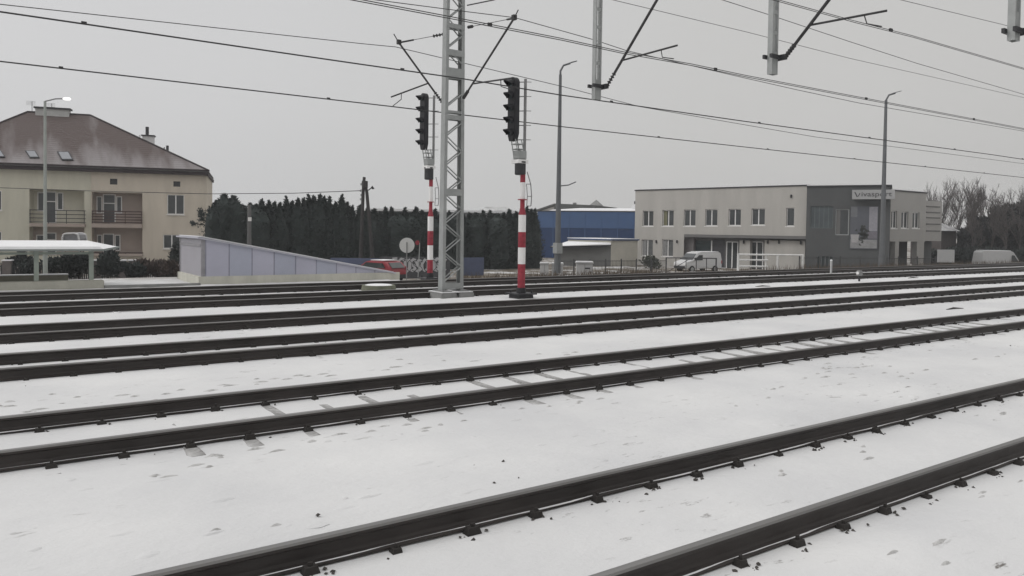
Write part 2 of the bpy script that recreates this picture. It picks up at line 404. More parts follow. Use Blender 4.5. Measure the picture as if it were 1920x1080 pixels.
# ---- lattice mast
mb_ = atz(845, 558, 0); MX, MY = mb_.x, mb_.y
mast = thing('lattice_mast', (MX, MY, 0), 'tall grey lattice mast with two wire arms, standing between the signals', 'mast')
MH = 11.2
def hw(z): k = z / MH; return .41 - .075 * k, .14 - .02 * k      # half widths in x, y
for s in (-1, 1):
    m = MB(); a0, b0 = hw(0); a1, b1 = hw(MH)
    def ring(a, b, z, s):   # channel section open towards the middle
        o_ = MX + s * a; t_ = .012; fl = .115
        return [(o_, MY - b, z), (o_, MY + b, z), (o_ - s * fl, MY + b, z), (o_ - s * fl, MY + b - t_, z), (o_ - s * t_, MY + b - t_, z),
                (o_ - s * t_, MY - b + t_, z), (o_ - s * fl, MY - b + t_, z), (o_ - s * fl, MY - b, z)]
    m.add(ring(a0, b0, .16, s) + ring(a1, b1, MH, s), [(i, (i + 1) % 8, 8 + (i + 1) % 8, 8 + i) for i in range(8)] + [tuple(range(8)), tuple(range(8, 16))])
    m.build('channel_leg', GALV, mast)
z = .55; fl = 1
while z < MH - .6:
    for sy in (-1, 1):
        a, b = hw(z); a2, b2 = hw(z + .48)
        y_ = MY + sy * (b - .012); y2 = MY + sy * (b2 - .012)
        p = Vector((MX - fl * (a - .07), y_, z)); q = Vector((MX + fl * (a2 - .07), y2, z + .48))
        if abs(z - 7.1) > .45 and abs(z - 6) > .2: MB().tube([p, q], .024, 4).build('lacing_bar', GALV, mast)
    z += .48; fl = -fl
for z0, z1 in ((.3, .5), (3.4, 3.62), (5.9, 6.06), (6.12, 6.2), (7.25, 7.6), (8.0, 8.2), (8.9, 9.05)):
    a, b = hw(z0)
    for sy in (-1, 1): MB().box((MX - a + .004, MY + sy * (b + .004) - .006, z0), (MX + a - .004, MY + sy * (b + .004) + .006, z1)).build('batten_plate', GALV, mast)
m = MB(); m.box((MX - .62, MY - .5, -.2), (MX - .05, MY + .5, .2)); m.box((MX + .05, MY - .5, -.2), (MX + .62, MY + .5, .2)); m.box((MX - .1, MY - .4, -.2), (MX + .1, MY + .4, .12)); m.build('foundation', CONCG, mast, bevel=.03)
m = MB(); m.box((MX - .6, MY - .47, .2), (MX + .6, MY + .47, .225)); m.build('snow_cap', SNOW, mast, bevel=.02)
m = MB()
for sx in (-1, 1): m.box((MX + sx * .33 - .18, MY - .36, .19), (MX + sx * .33 + .18, MY + .36, .26))
m.build('base_plate', GALVD, mast, bevel=.01)
def arm(parent, attach, tip, top_attach, steady_a, steady_b, r=.032, name='cantilever'):
    """brace tube from attach to tip, tie rod from top_attach to tip, registration arm; all in place"""
    m = MB(); d = (tip - attach); insul(m, attach, attach + d.normalized() * .42, .06, 5)
    m.tube([attach + d.normalized() * .4, tip], r, 8)
    m.tube([tip, tip + d.normalized() * .28 + Vector((0, 0, .05))], .018, 6); m.box(tuple(tip - Vector((.06, .06, .05))), tuple(tip + Vector((.06, .06, .09))))
    a = m.build(name, WIRE, parent)
    if top_attach is not None:
        m = MB(); d = tip - top_attach; insul(m, top_attach, top_attach + d.normalized() * .4, .055, 4)
        m.tube([top_attach + d.normalized() * .38, tip - d.normalized() * .5], .01, 6); m.tube([tip - d.normalized() * .5, tip], .03, 6)
        m.build('tie_rod', WIRE, parent)
    if steady_a is not None:
        m = MB(); m.tube([steady_a, steady_b], .026, 8)
        q = steady_a.lerp(steady_b, .72); m.tube([q, q + Vector((-.05, -.1, -.22)), q.lerp(steady_b, .8) + Vector((0, 0, -.32))], .014, 6)
        m.build('registration_arm', WIRE, parent)
# away arm (to the fifth track) and towards arm (to the fourth)
def onseg(a, b, px):     # point of segment a-b whose picture column is nearest px (bisect)
    lo, hi = 0., 1.
    def col(p): d = M3.transposed() @ (p - C0); return 960 + FPX * d.x / -d.z
    inc = col(b) > col(a)
    for _ in range(40):
        t = (lo + hi) / 2
        if (col(a.lerp(b, t)) < px) == inc: lo = t
        else: hi = t
    return a.lerp(b, lo)
aw, bw = hw(6)
pa = atY(829, 192, MY + .25); tipL = atY(748, 80, TR[4] - .3); topL = atY(832, 64, MY + .25)
sa = onseg(pa, tipL, 803); sb = atY(733, 182, TR[4] + .2)
arm(mast, pa, tipL, topL, sa, sb)
pa = atY(869, 184, MY - .25); tipR = atY(964, 34, TR[3] + .2); topR = atY(878, 51, MY - .25)
sa = onseg(pa, tipR, 886); sb = atY(962, 146, TR[3] - .1)
arm(mast, pa, tipR, topR, sa, sb)
MB().tube([atY(876, 10, MY - .2), atY(925, 0, MY - 1.6), atY(960, -12, MY - 3)], .02, 6).build('stay_rod', WIRE, mast)
# ---- drop posts hanging from the beam of the portal
BEAMZ = 10.6
def drop(px, py, Y, trk, label, attach, tip, st_a, st_b, wpx):
    b = atY(px, py, Y); t = thing('drop_post', b, label, 'hanging post', 'posts hanging from the overhead beam')
    h = .09; m = MB()
    lean = Vector((.0, 0, 0))
    for s in (-1, 1):
        m.box((b.x + s * h - .022, b.y - .07, b.z), (b.x + s * h + .022, b.y + .07, BEAMZ))
    m.build('channel_pair', GALV, t)
    MB().box((b.x - h + .022, b.y - .064, b.z), (b.x + h - .022, b.y - .052, b.z + .55)).build('batten_plate', GALV, t)
    MB().box((b.x - h + .022, b.y + .052, b.z), (b.x + h - .022, b.y + .064, b.z + .55)).build('batten_plate', GALV, t)
    z = b.z + .95
    while z < BEAMZ - .2:
        MB().box((b.x - h + .022, b.y - .064, z), (b.x + h - .022, b.y - .054, z + .09)).build('batten_plate', GALV, t); z += .5
    c = atY(attach[0], attach[1], Y - .1)
    m = MB(); m.box((b.x - .22, b.y - .13, c.z - .05), (b.x + .18, b.y - .073, c.z + .04)); m.box((b.x - .22, b.y + .073, c.z - .05), (b.x + .18, b.y + .13, c.z + .04))
    m.box((b.x + .15, b.y - .25, c.z - .07), (b.x + .23, b.y + .12, c.z + .06)); m.build('clamp', DKMET, t)
    att = Vector((b.x + .19, b.y - .23, c.z)); tp = atY(tip[0], tip[1], TR[trk] + .2)
    if st_a:
        sa_ = onseg(att, tp, st_a); sb_ = atY(st_b[0], st_b[1], TR[trk] - .15)
        arm(t, att, tp, None, sa_, sb_, .038)
    else: arm(t, att, tp, None, None, None, .038)
    return t
drop(1118, 187, 16.5, 2, 'grey hanging post left of the others, above the blue warehouse', (1118, 160), (1262, -52), 1166, (1270, 85), 0)
drop(1448, 140, 11.9, 1, 'middle one of the three grey hanging posts, above the office roof', (1448, 104), (1600, -60), 1518, (1663, 20), 0)
drop(1900, 77, 6.9, 0, 'grey hanging post cut off by the right edge of the view', (1900, 52), (2190, -200), None, None, 0)
m = MB(); A = Vector((MX, MY, BEAMZ)); B = Vector((17.0, 2.0, BEAMZ)); d = (B - A).normalized(); sd = Vector((d.y, -d.x, 0)) * .3
for s in (-1, 1):
    for zz in (0, .6): m.tube([A + sd * s + Vector((0, 0, zz)), B + sd * s + Vector((0, 0, zz))], .05, 4)
L = (B - A).length; i = 0
while i * .6 < L - .6:
    for s in (-1, 1):
        m.tube([A + sd * s + d * (i * .6) + Vector((0, 0, .6 * (i % 2))), A + sd * s + d * ((i + 1) * .6) + Vector((0, 0, .6 * ((i + 1) % 2)))], .025, 4)
    i += 1
tag(m.build('portal_beam', GALV, loc=A), 'lattice beam above the view that carries the hanging posts', 'beam')

# ------------------------------------------------------------------ signals
def signal(px, py, label, D, col_px, P, hbox):
    """P: dict of picture rows; every part at the real depth of the signal foot"""
    b = atz(px, py, 0)
    def zz(row): # height of a picture row at the foot's place
        d = ray(px, row); q = (b - C0).dot(FW) / d.dot(FW); return (C0 + d * q).z
    t = thing('railway_signal', b, label, 'railway signal', 'five lamp signals on red and white posts')
    x_, y_ = b.x, b.y
    lat = Vector((sin(HEAD), -cos(HEAD), 0))
    ppm = FPX / (b - C0).dot(FW)
    def off(dx): return b + lat * (dx / ppm)
    r = P['r'] / ppm
    m = MB(); m.box((x_ - .3, y_ - .3, -.1), (x_ + .3, y_ + .3, zz(P['foot']) * .55)); m.build('foundation', DKMET, t, bevel=.02)
    m = MB(); z1 = zz(P['foot']); m.box((x_ - .38, y_ - .38, z1 * .56), (x_ + .38, y_ + .38, z1 * .56 + .05)); m.tube([(x_, y_, z1 * .5), (x_, y_, z1 + .1)], r * 1.25, 12)
    for i in range(4): m.tube([(x_ + .25 * (1 if i % 2 else -1), y_ + .25 * (1 if i // 2 else -1), z1 * .56), (x_ + .25 * (1 if i % 2 else -1), y_ + .25 * (1 if i // 2 else -1), z1 * .56 + .14)], .03, 6)
    m.build('base_flange', DKMET, t)
    m = MB(); rows = P['bands']
    for i in range(len(rows) - 1):
        za, zb = zz(rows[i]), zz(rows[i + 1]); red = 0 if i % 2 == 0 else 1
        if i == P['fl']:
            # waisted collar: flares at the top plate
            m.tube([(x_, y_, za), (x_, y_, za + (zb - za) * .45), (x_, y_, zb - .03), (x_, y_, zb - .03), (x_, y_, zb)], [r, r * .62, r * .6, r * 1.25, r * 1.25], 16, red)
        elif i > P['fl']: m.tube([(x_, y_, za), (x_, y_, zb)], r * .68, 16, red)
        else: m.tube([(x_, y_, za), (x_, y_, zb)], r, 16, red)
    m.build('striped_post', [RED, WHITE], t, smooth=False)
    # junction drum
    c = off(P['drum'][0]); za, zb = zz(P['drum'][2]), zz(P['drum'][1]); rr = P['drum'][3] / ppm
    m = MB(); m.tube([(c.x, c.y, za), (c.x, c.y, za + .03), (c.x, c.y, zb - .05), (c.x, c.y, zb - .05), (c.x, c.y, zb)], [rr * .85, rr, rr, rr * 1.12, rr * 1.12], 16); m.build('junction_drum', DKMET, t)
    # cage / bracket between drum and head
    za, zb = zz(P['cage'][1]), zz(P['cage'][0]); c1 = off(P['cage'][2]); c2 = off(P['cage'][3])
    m = MB()
    for dx, dy in ((-.12, -.12), (.12, -.12), (.12, .12), (-.12, .12)): m.tube([(c2.x + dx * 1.1, c2.y + dy * 1.1, za), (c1.x + dx, c1.y + dy, zb)], .022, 4)
    for k in range(4):
        q = c2.lerp(c1, k / 4); z = za + (zb - za) * k / 4
        m.box((q.x - .15, q.y - .15, z), (q.x + .15, q.y + .15, z + .03)); 
    m.box((c2.x - .16, c2.y - .16, za + .04), (c2.x + .16, c2.y + .16, za + .3)); m.box((c2.x - .2, c2.y - .2, za - .12), (c2.x + .2, c2.y + .2, za), 1)
    m.build('bracket_cage', [GALV, WHITE], t)
    # head: rounded slab facing back along the track (-x), lenses and hoods
    za, zb = zz(P['head'][1]), zz(P['head'][0]); c = off(P['head'][2]); wd = P['head'][3] / ppm
    W = .42; dpt = .2
    m = MB(); pr = []
    n = 10
    for i in range(n + 1): a = pi * i / n; pr.append((cos(a) * W / 2, zb - W / 2 + sin(a) * W / 2))
    pr += [(-W / 2, za + .25), (-W / 2 * .55, za), (W / 2 * .55, za), (W / 2, za + .25)]
    k = len(pr)
    ang = P.get('ang', 0.0); ux = Vector((cos(ang), sin(ang), 0)); uy = Vector((-sin(ang), cos(ang), 0))
    def hp(dx, dy, z): q = c + ux * dx + uy * dy; return Vector((q.x, q.y, z))
    m.add([hp(-dpt / 2, p[0], p[1]) for p in pr] + [hp(dpt / 2, p[0], p[1]) for p in pr],
          [tuple(range(k)), tuple(range(k, 2 * k))[::-1]] + [(i, (i + 1) % k, k + (i + 1) % k, k + i) for i in range(k)])
    m.build('signal_head', BLACK, t, bevel=.012)
    n = 5; span = (zb - za) - .5
    for i in range(n):
        zc = zb - .22 - i * (span / (n - 1)) * 1.0
        m = MB(); q = 14; R1 = .15
        vs = []; fs = []
        for j in range(q + 1):
            a = pi * (-.12 + 1.24 * j / q)
            ln = .30 * (.35 + .65 * max(0, sin(max(0, min(pi, a)))))
            for rr_, l in ((R1, 0), (R1, ln), (R1 - .012, ln), (R1 - .012, 0)):
                vs.append(hp(-dpt / 2 - l, cos(a) * rr_, zc + sin(a) * rr_ - l * .22))
        for j in range(q):
            for e_ in range(3): fs.append((j * 4 + e_, j * 4 + e_ + 1, j * 4 + 5 + e_, j * 4 + 4 + e_))
        m.add(vs, fs); hd = m.build('lamp_hood', BLACK, t)
        m = MB(); m.tube([hp(-dpt / 2 - .012, 0, zc), hp(-dpt / 2 - .03, 0, zc)], .10, 16); m.build('lens', GLASSD, t)
    # ladder pipe behind the head with rungs
    za, zb = zz(P['pipe'][1]), zz(P['pipe'][0]); c3 = off(P['pipe'][2]); m = MB(); m.tube([(c3.x, c3.y, za), (c3.x, c3.y, zb)], .05, 10)
    for k in range(5):
        z = za + .6 + (zb - za - .7) * k / 4; m.tube([(c3.x - .02, c3.y, z), (c3.x + .2 * lat.x, c3.y + .2 * lat.y, z)], .012, 4); m.tube([(c3.x, c3.y, z), (c.x + .1, c.y, z)], .016, 4)
    m.build('rear_pipe', GALVD, t)
    # bowed ladder rails between drum and collar
    m = MB(); l = P['ladder']; 
    pts = [off(a) for a, _ in l]; pts = [Vector((p.x, p.y, zz(b_))) for p, (_, b_) in zip(pts, l)]
    off2 = lat * -.14
    m.tube(pts, .016, 6); m.tube([p + off2 for p in pts[1:]], .013, 6)
    for p in pts[1:]: m.tube([p, p + off2], .012, 4)
    m.build('ladder', GALVD, t)
    return t
signal(977, 560, 'railway signal on a striped post right of the lattice mast, the nearer one', 0, 0,
       dict(r=7.2, foot=545, bands=[541, 495, 464, 435, 403, 373.5, 342, 326], fl=4, drum=(-5, 303, 328, 10.5), cage=(262, 300, -13, -6),
            head=(145, 265, -19, 25), pipe=(148, 296, 2.5), ladder=[(8, 322), (15, 345), (17, 368), (16, 386)]), 0)
signal(806, 531, 'railway signal on a striped post left of the lattice mast, the farther one', 0, 0,
       dict(r=5.4, foot=516, bands=[515, 487, 460, 433, 406, 378, 350, 336], fl=4, drum=(-4, 314, 337, 8.5), cage=(280, 311, -9, -4),
            head=(175, 281, -14, 23), pipe=(179, 308, 4), ladder=[(9, 332), (14, 352), (15, 372), (14, 385)]), 0)

# ------------------------------------------------------------------ lamp posts
def lamppost(px, base_y, z0, top_y, tip, arm_r, label, rb, material, head_mat=None, extra=None, name='lamp_post', D=None):
    if D is None: b = atz(px, base_y, z0)
    else: b = atD(px, base_y, D); z0 = b.z = z0
    dep = (b - C0).dot(FW)
    def w_(x_, y_): return atD(x_, y_, dep)
    t = thing(name, b, label, 'street lamp', 'lamp posts along the yard')
    knee = w_(px + arm_r[0], arm_r[1]); top = Vector((b.x, b.y, knee.z))
    m = MB(); m.tube([b, b + Vector((0, 0, 1.0)), b + Vector((0, 0, 1.0)), top], [rb, rb, rb * .86, rb * .42], 12); m.build('pole', material, t, smooth=False)
    tp = w_(*tip); st = w_(px + arm_r[0], top_y + 16)
    pts = [top, Vector((top.x, top.y, st.z)), Vector((top.x, top.y, st.z)).lerp(tp, .18) + Vector((0, 0, .38 * (tp.z - st.z))), top.lerp(tp, .55)]
    pts[3] = Vector((top.x + (tp.x - top.x) * .6, top.y + (tp.y - top.y) * .6, st.z + (tp.z - st.z) * .8))
    pts = [p for i, p in enumerate(pts) if i == 0 or (p - pts[i - 1]).length > .05]
    MB().tube(pts, rb * .3, 8).build('arm', material, t)
    d = (tp - pts[-1]); sd = Vector((-d.y, d.x, 0)).normalized() * .09; up = Vector((0, 0, .06))
    MB().hexa([pts[-1] - sd * .6, tp - sd, tp + sd, pts[-1] + sd * .6, pts[-1] - sd * .6 + up, tp - sd + up * .6, tp + sd + up * .6, pts[-1] + sd * .6 + up]).build('lamp_head', head_mat or material, t, bevel=.015)
    return t, dep
POST = mat('post_concrete', (.115, .12, .125), .8, .15, 1.5)
POSTL = mat('post_light', (.30, .32, .30), .7, .1, 1.5)
t, dep = lamppost(1045, 512, -.1, 117, (1082, 115), (4, 140), 'tall grey lamp post in front of the blue warehouse', .19, POST)
b = ORI[t.name]; 
MB().tube([atD(1048, 349, dep), atD(1066, 347, dep), atD(1080, 341, dep)], .035, 6).build('side_arm', POST, t)
MB().box((b.x - .2, b.y - .2, b.z + 1.1), (b.x + .2, b.y + .2, b.z + 1.7)).build('fuse_box', GALV, t, bevel=.02)
t, dep = lamppost(1653, 503, -.2, 172, (1690, 171), (6, 188), 'tall grey lamp post in front of the dark office front and its sign', .23, POST)
b = ORI[t.name]
# lit lamp above the canopy
em = bpy.data.materials.new('lamp_glow'); em.use_nodes = True
q = em.node_tree.nodes['Principled BSDF']; q.inputs['Base Color'].default_value = (.8, .8, .78, 1); q.inputs['Emission Color'].default_value = (1, .99, .96, 1); q.inputs['Emission Strength'].default_value = .75
lb = atD(85, 520, 33.0); lb.z = 0
t = thing('street_lamp', lb, 'pale grey street lamp with a lit head, in front of the house', 'street lamp')
tp = atD(85, 190, 33.0)
MB().tube([lb, (lb.x, lb.y, 1.2), (lb.x, lb.y, 1.2), (lb.x, lb.y, tp.z)], [.09, .09, .075, .05], 12).build('pole', POSTL, t)
e0 = Vector((lb.x, lb.y, tp.z)); e1 = atD(118, 185, 33.0); e2 = atD(133, 186, 33.0)
MB().tube([e0, e0.lerp(e1, .6) + Vector((0, 0, .04)), e1], .028, 8).build('arm', GALVD, t)
MB().tube([e1, e1.lerp(e2, .3), e1.lerp(e2, .8), e2], [.03, .07, .07, .02], 10).build('lamp_head', em, t, smooth=True)

# ------------------------------------------------------------------ facade tools
def wall(F, q0, q1, z0, z1, ops, name, material, parent, off=0, side=None, depth_back=None):
    """front wall with real openings: ops = [(q0,q1,z0,z1,depth,back_material or None)]"""
    Q = sorted({q0, q1} | {v for o_ in ops for v in o_[:2]}); Z = sorted({z0, z1} | {v for o_ in ops for v in o_[2:4]})
    m = MB(); mats = [material]
    for i in range(len(Q) - 1):
        for j in range(len(Z) - 1):
            cq, cz = (Q[i] + Q[i + 1]) / 2, (Z[j] + Z[j + 1]) / 2
            if any(o_[0] < cq < o_[1] and o_[2] < cz < o_[3] for o_ in ops): continue
            m.add([F.pt(Q[i], Z[j], off), F.pt(Q[i + 1], Z[j], off), F.pt(Q[i + 1], Z[j + 1], off), F.pt(Q[i], Z[j + 1], off)], [(0, 1, 2, 3)])
    for o_ in ops:
        a, b, c, d_, dp = o_[:5]; P = [(a, c), (b, c), (b, d_), (a, d_)]
        for i in range(4):
            p, q = P[i], P[(i + 1) % 4]
            m.add([F.pt(*p, off), F.pt(*q, off), F.pt(*q, off - dp), F.pt(*p, off - dp)], [(0, 1, 2, 3)])
        bm_ = o_[5] if len(o_) > 5 else None
        mi = 0
        if bm_ is not None:
            if bm_ not in mats: mats.append(bm_)
            mi = mats.index(bm_)
        m.add([F.pt(a, c, off - dp), F.pt(b, c, off - dp), F.pt(b, d_, off - dp), F.pt(a, d_, off - dp)], [(0, 1, 2, 3)], mi)
    if depth_back:
        D_ = depth_back
        m.add([F.pt(q0, z0, off), F.pt(q0, z0, off - D_), F.pt(q0, z1, off - D_), F.pt(q0, z1, off)], [(0, 1, 2, 3)])
        m.add([F.pt(q1, z0, off), F.pt(q1, z0, off - D_), F.pt(q1, z1, off - D_), F.pt(q1, z1, off)], [(0, 1, 2, 3)])
        m.add([F.pt(q0, z0, off - D_), F.pt(q1, z0, off - D_), F.pt(q1, z1, off - D_), F.pt(q0, z1, off - D_)], [(0, 1, 2, 3)])
        m.add([F.pt(q0, z1, off), F.pt(q1, z1, off), F.pt(q1, z1, off - D_), F.pt(q0, z1, off - D_)], [(0, 1, 2, 3)])
    me = m.build(name, mats, parent)
    bm = bmesh.new(); bm.from_mesh(me.data); bmesh.ops.remove_doubles(bm, verts=bm.verts, dist=.0005); bmesh.ops.recalc_face_normals(bm, faces=bm.faces); bm.to_mesh(me.data); bm.free()
    return me
def window(F, r, off, parent, cols=2, rows=1, fw=.07, fm=None, gm=None, sill=True, name='window', curtain=None):
    q0, q1, z0, z1 = r; fm = fm or WHITE; gm = gm or GLASS; m = MB(); e_ = .05
    m.fbox(F, q0, q0 + fw, z0, z1, off, off + e_); m.fbox(F, q1 - fw, q1, z0, z1, off, off + e_)
    m.fbox(F, q0 + fw, q1 - fw, z0, z0 + fw, off, off + e_); m.fbox(F, q0 + fw, q1 - fw, z1 - fw, z1, off, off + e_)
    for i in range(1, cols): c = q0 + (q1 - q0) * i / cols; m.fbox(F, c - fw * .7, c + fw * .7, z0 + fw, z1 - fw, off, off + e_ + .004)
    for i in range(1, rows): c = z0 + (z1 - z0) * (.68 if rows == 2 else i / rows); m.fbox(F, q0 + fw, q1 - fw, c - fw * .5, c + fw * .5, off, off + e_ - .004)
    w_ = m.build(name, fm, parent)
    p = MB(); p.fbox(F, q0 + fw * .5, q1 - fw * .5, z0 + fw * .5, z1 - fw * .5, off + .006, off + .02)
    if curtain:
        p.fbox(F, q0 + fw, q0 + (q1 - q0) * .36, z0 + fw, z1 - fw, off + .021, off + .026, 1); p.build('pane', [gm, curtain], w_)
    else: p.build('pane', gm, w_)
    if sill: s = MB(); s.fbox(F, q0 - .08, q1 + .08, z0 - .09, z0 - .02, off - .02, off + .22); s.build('sill', WHITE, w_)
    return w_

# ------------------------------------------------------------------ the big house on the left
HG = mat('plaster_greenish', (.52, .50, .415), .92, .09, 1.2, .15, 30, stretch=(1, 1, .2))
HP = mat('plaster_beige', (.53, .475, .40), .92, .09, 1.2, .15, 30, stretch=(1, 1, .2))
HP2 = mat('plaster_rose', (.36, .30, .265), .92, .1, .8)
EAVE = mat('eave_brown', (.035, .026, .028), .7, .2, 3)
def roof_material():
    m = bpy.data.materials.new('red_tiles_dusted'); m.use_nodes = True; n = m.node_tree; b_ = n.nodes['Principled BSDF']; b_.inputs['Roughness'].default_value = .8
    L = n.links.new; g_ = n.nodes.new('ShaderNodeNewGeometry')
    def nz_(sc, st, rot=0, det=4):
        mp = n.nodes.new('ShaderNodeMapping'); mp.inputs['Scale'].default_value = st; mp.inputs['Rotation'].default_value = (0, 0, rot); L(g_.outputs['Position'], mp.inputs[0])
        q = n.nodes.new('ShaderNodeTexNoise'); q.inputs['Scale'].default_value = sc; q.inputs['Detail'].default_value = det; L(mp.outputs[0], q.inputs['Vector']); return q.outputs['Fac']
    # snow slides lie in long tongues down the slope, mostly low on the roof
    s1 = nz_(.42, (1.6, .35, .35), R(14)); sp = n.nodes.new('ShaderNodeSeparateXYZ'); L(g_.outputs['Position'], sp.inputs[0])
    mr_ = n.nodes.new('ShaderNodeMapRange'); mr_.inputs['From Min'].default_value = 11.2; mr_.inputs['From Max'].default_value = 7.2; mr_.inputs['To Max'].default_value = .32; L(sp.outputs['Z'], mr_.inputs['Value'])
    ad_ = n.nodes.new('ShaderNodeMath'); ad_.operation = 'ADD'; L(s1, ad_.inputs[0]); L(mr_.outputs[0], ad_.inputs[1])
    r = n.nodes.new('ShaderNodeValToRGB'); r.color_ramp.elements[0].position = .55; r.color_ramp.elements[1].position = .85; L(ad_.outputs[0], r.inputs['Fac'])
    r.color_ramp.elements[1].color = (.6, .6, .6, 1)
    r2 = n.nodes.new('ShaderNodeValToRGB'); L(nz_(9, (1, 1, 1)), r2.inputs['Fac']); r2.color_ramp.elements[0].color = (.066, .047, .043, 1); r2.color_ramp.elements[1].color = (.10, .074, .068, 1)
    mx = n.nodes.new('ShaderNodeMix'); mx.data_type = 'RGBA'; L(r.outputs[0], mx.inputs[0]); L(r2.outputs[0], mx.inputs[6]); mx.inputs[7].default_value = (.33, .315, .32, 1)
    L(mx.outputs[2], b_.inputs['Base Color'])
    wv = n.nodes.new('ShaderNodeTexWave'); wv.inputs['Scale'].default_value = 1.5; wv.bands_direction = 'Z'; L(g_.outputs['Position'], wv.inputs['Vector'])
    bp = n.nodes.new('ShaderNodeBump'); bp.inputs['Strength'].default_value = .4; bp.inputs['Distance'].default_value = .04; L(wv.outputs['Fac'], bp.inputs['Height']); L(bp.outputs[0], b_.inputs['Normal'])
    return m
ROOF = roof_material()
H = Face(0, 70.6, 388, 76.3)
qa = H.hit(-165, 330)[0]; qb = H.hit(388, 330)[0]; qm = H.hit(171, 330)[0]
zt = H.hit(388, 329)[1]; HD = 12.5
house = thing('brick_house'.replace('brick_', 'plastered_'), H.pt((qa + qb) / 2, BASEZ, -HD / 2), 'large two tone beige house with balconies and a brown hipped roof dusted with snow', 'house')
def R_(x0, y0, x1, y1, off=0): return H.rect(x0, y0, x1, y1, off)
LD = 1.35     # loggia depth
# right (rose-beige) half
o_up = R_(172, 361, 267, 420); o_lo = R_(172, 427, 267, 476)
wr = R_(313.5, 365, 345.5, 402); wr2 = R_(306, 440, 338, 466); v1 = R_(206, 335, 220, 346); v2 = R_(325, 340, 338, 350)
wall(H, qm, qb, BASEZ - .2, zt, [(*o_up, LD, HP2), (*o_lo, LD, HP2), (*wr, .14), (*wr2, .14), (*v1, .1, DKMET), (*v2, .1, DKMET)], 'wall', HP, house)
# left (greenish) half, standing 12 cm behind
o_up2 = R_(55, 356, 158, 420, -.12); o_lo2 = R_(55, 426, 158, 480, -.12); wl = R_(-24, 357, 3, 394, -.12); wl2 = R_(-24, 434, 3, 466, -.12)
wl3 = R_(-90, 357, -60, 394, -.12)
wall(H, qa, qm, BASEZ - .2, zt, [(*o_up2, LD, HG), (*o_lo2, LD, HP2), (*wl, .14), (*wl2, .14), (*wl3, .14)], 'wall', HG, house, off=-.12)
m = MB()
m.add([H.pt(qa, BASEZ, -.12), H.pt(qa, BASEZ, -HD), H.pt(qa, zt, -HD), H.pt(qa, zt, -.12)], [(0, 1, 2, 3)])
m.add([H.pt(qb, BASEZ, 0), H.pt(qb, BASEZ, -HD), H.pt(qb, zt, -HD), H.pt(qb, zt, 0)], [(0, 1, 2, 3)])
m.add([H.pt(qa, BASEZ, -HD), H.pt(qb, BASEZ, -HD), H.pt(qb, zt, -HD), H.pt(qa, zt, -HD)], [(0, 1, 2, 3)])
m.build('rear_walls', HP, house)
for r_, of in ((wr, -.13), (wr2, -.13), (wl, -.25), (wl2, -.25), (wl3, -.25)): window(H, r_, of, house, 2)
b1 = -LD + .01; b2 = -.12 - LD + .01
for (x0, y0, x1, y1, of, c_, rw, nm) in ((193, 364, 217, 418, b1, 1, 2, 'balcony_door'), (181, 368, 192, 400, b1, 1, 1, 'window'), (218, 368, 229, 400, b1, 1, 1, 'window'),
        (193, 438, 214, 476, b1, 1, 1, 'terrace_door'), (182, 440, 192, 470, b1, 1, 1, 'window'), (215, 440, 226, 470, b1, 1, 1, 'window'),
        (86, 359, 106, 418, b2, 1, 2, 'balcony_door'), (70, 360, 84, 396, b2, 1, 1, 'window'), (107, 361, 119, 394, b2, 1, 1, 'window'),
        (86, 436, 106, 478, b2, 1, 2, 'terrace_door'), (68, 440, 84, 468, b2, 1, 1, 'window')):
    window(H, H.rect(x0, y0, x1, y1, of), of, house, c_, rw, .09, name=nm, sill=False, gm=GLASS)
# balconies
def balcony(x0, x1, ytop, ybot, ysl, off, mt, slabm, n_, label):
    a, b_, z0, z1 = H.rect(x0, ytop, x1, ybot, off + .35); _, zs = H.hit((x0 + x1) / 2, ysl, off + .35)
    s = MB(); s.fbox(H, a, b_, zs, z0, off - LD + .02, off + .4); bl = s.build('balcony', slabm, house)
    m = MB(); hh = z1 - z0
    for k in range(n_): z = z0 + .12 + (hh - .12) * k / (n_ - 1); th = .05 if n_ > 4 else .035; m.fbox(H, a + .02, b_ - .02, z - th, z + th * (.9 if k < n_ - 1 else 1.2), off + .34, off + .37)
    for k in range(4): c = a + .05 + (b_ - a - .1) * k / 3; m.fbox(H, c - .03, c + .03, z0, z1, off + .31, off + .338)
    for c in (a, b_):
        for k in range(n_): z = z0 + .12 + (hh - .12) * k / (n_ - 1); m.fbox(H, c - .015, c + .015, z - .03, z + .03, off, off + .33)
    m.build('railing', mt, bl)
WOODR = mat('brown_railing', (.06, .035, .032), .7, .2, 5)
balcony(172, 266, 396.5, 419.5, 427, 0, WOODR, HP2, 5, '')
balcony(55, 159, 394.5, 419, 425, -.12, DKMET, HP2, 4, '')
balcony(172, 267, 474.5, 476, 480, 0, WOODR, HP2, 2, '')
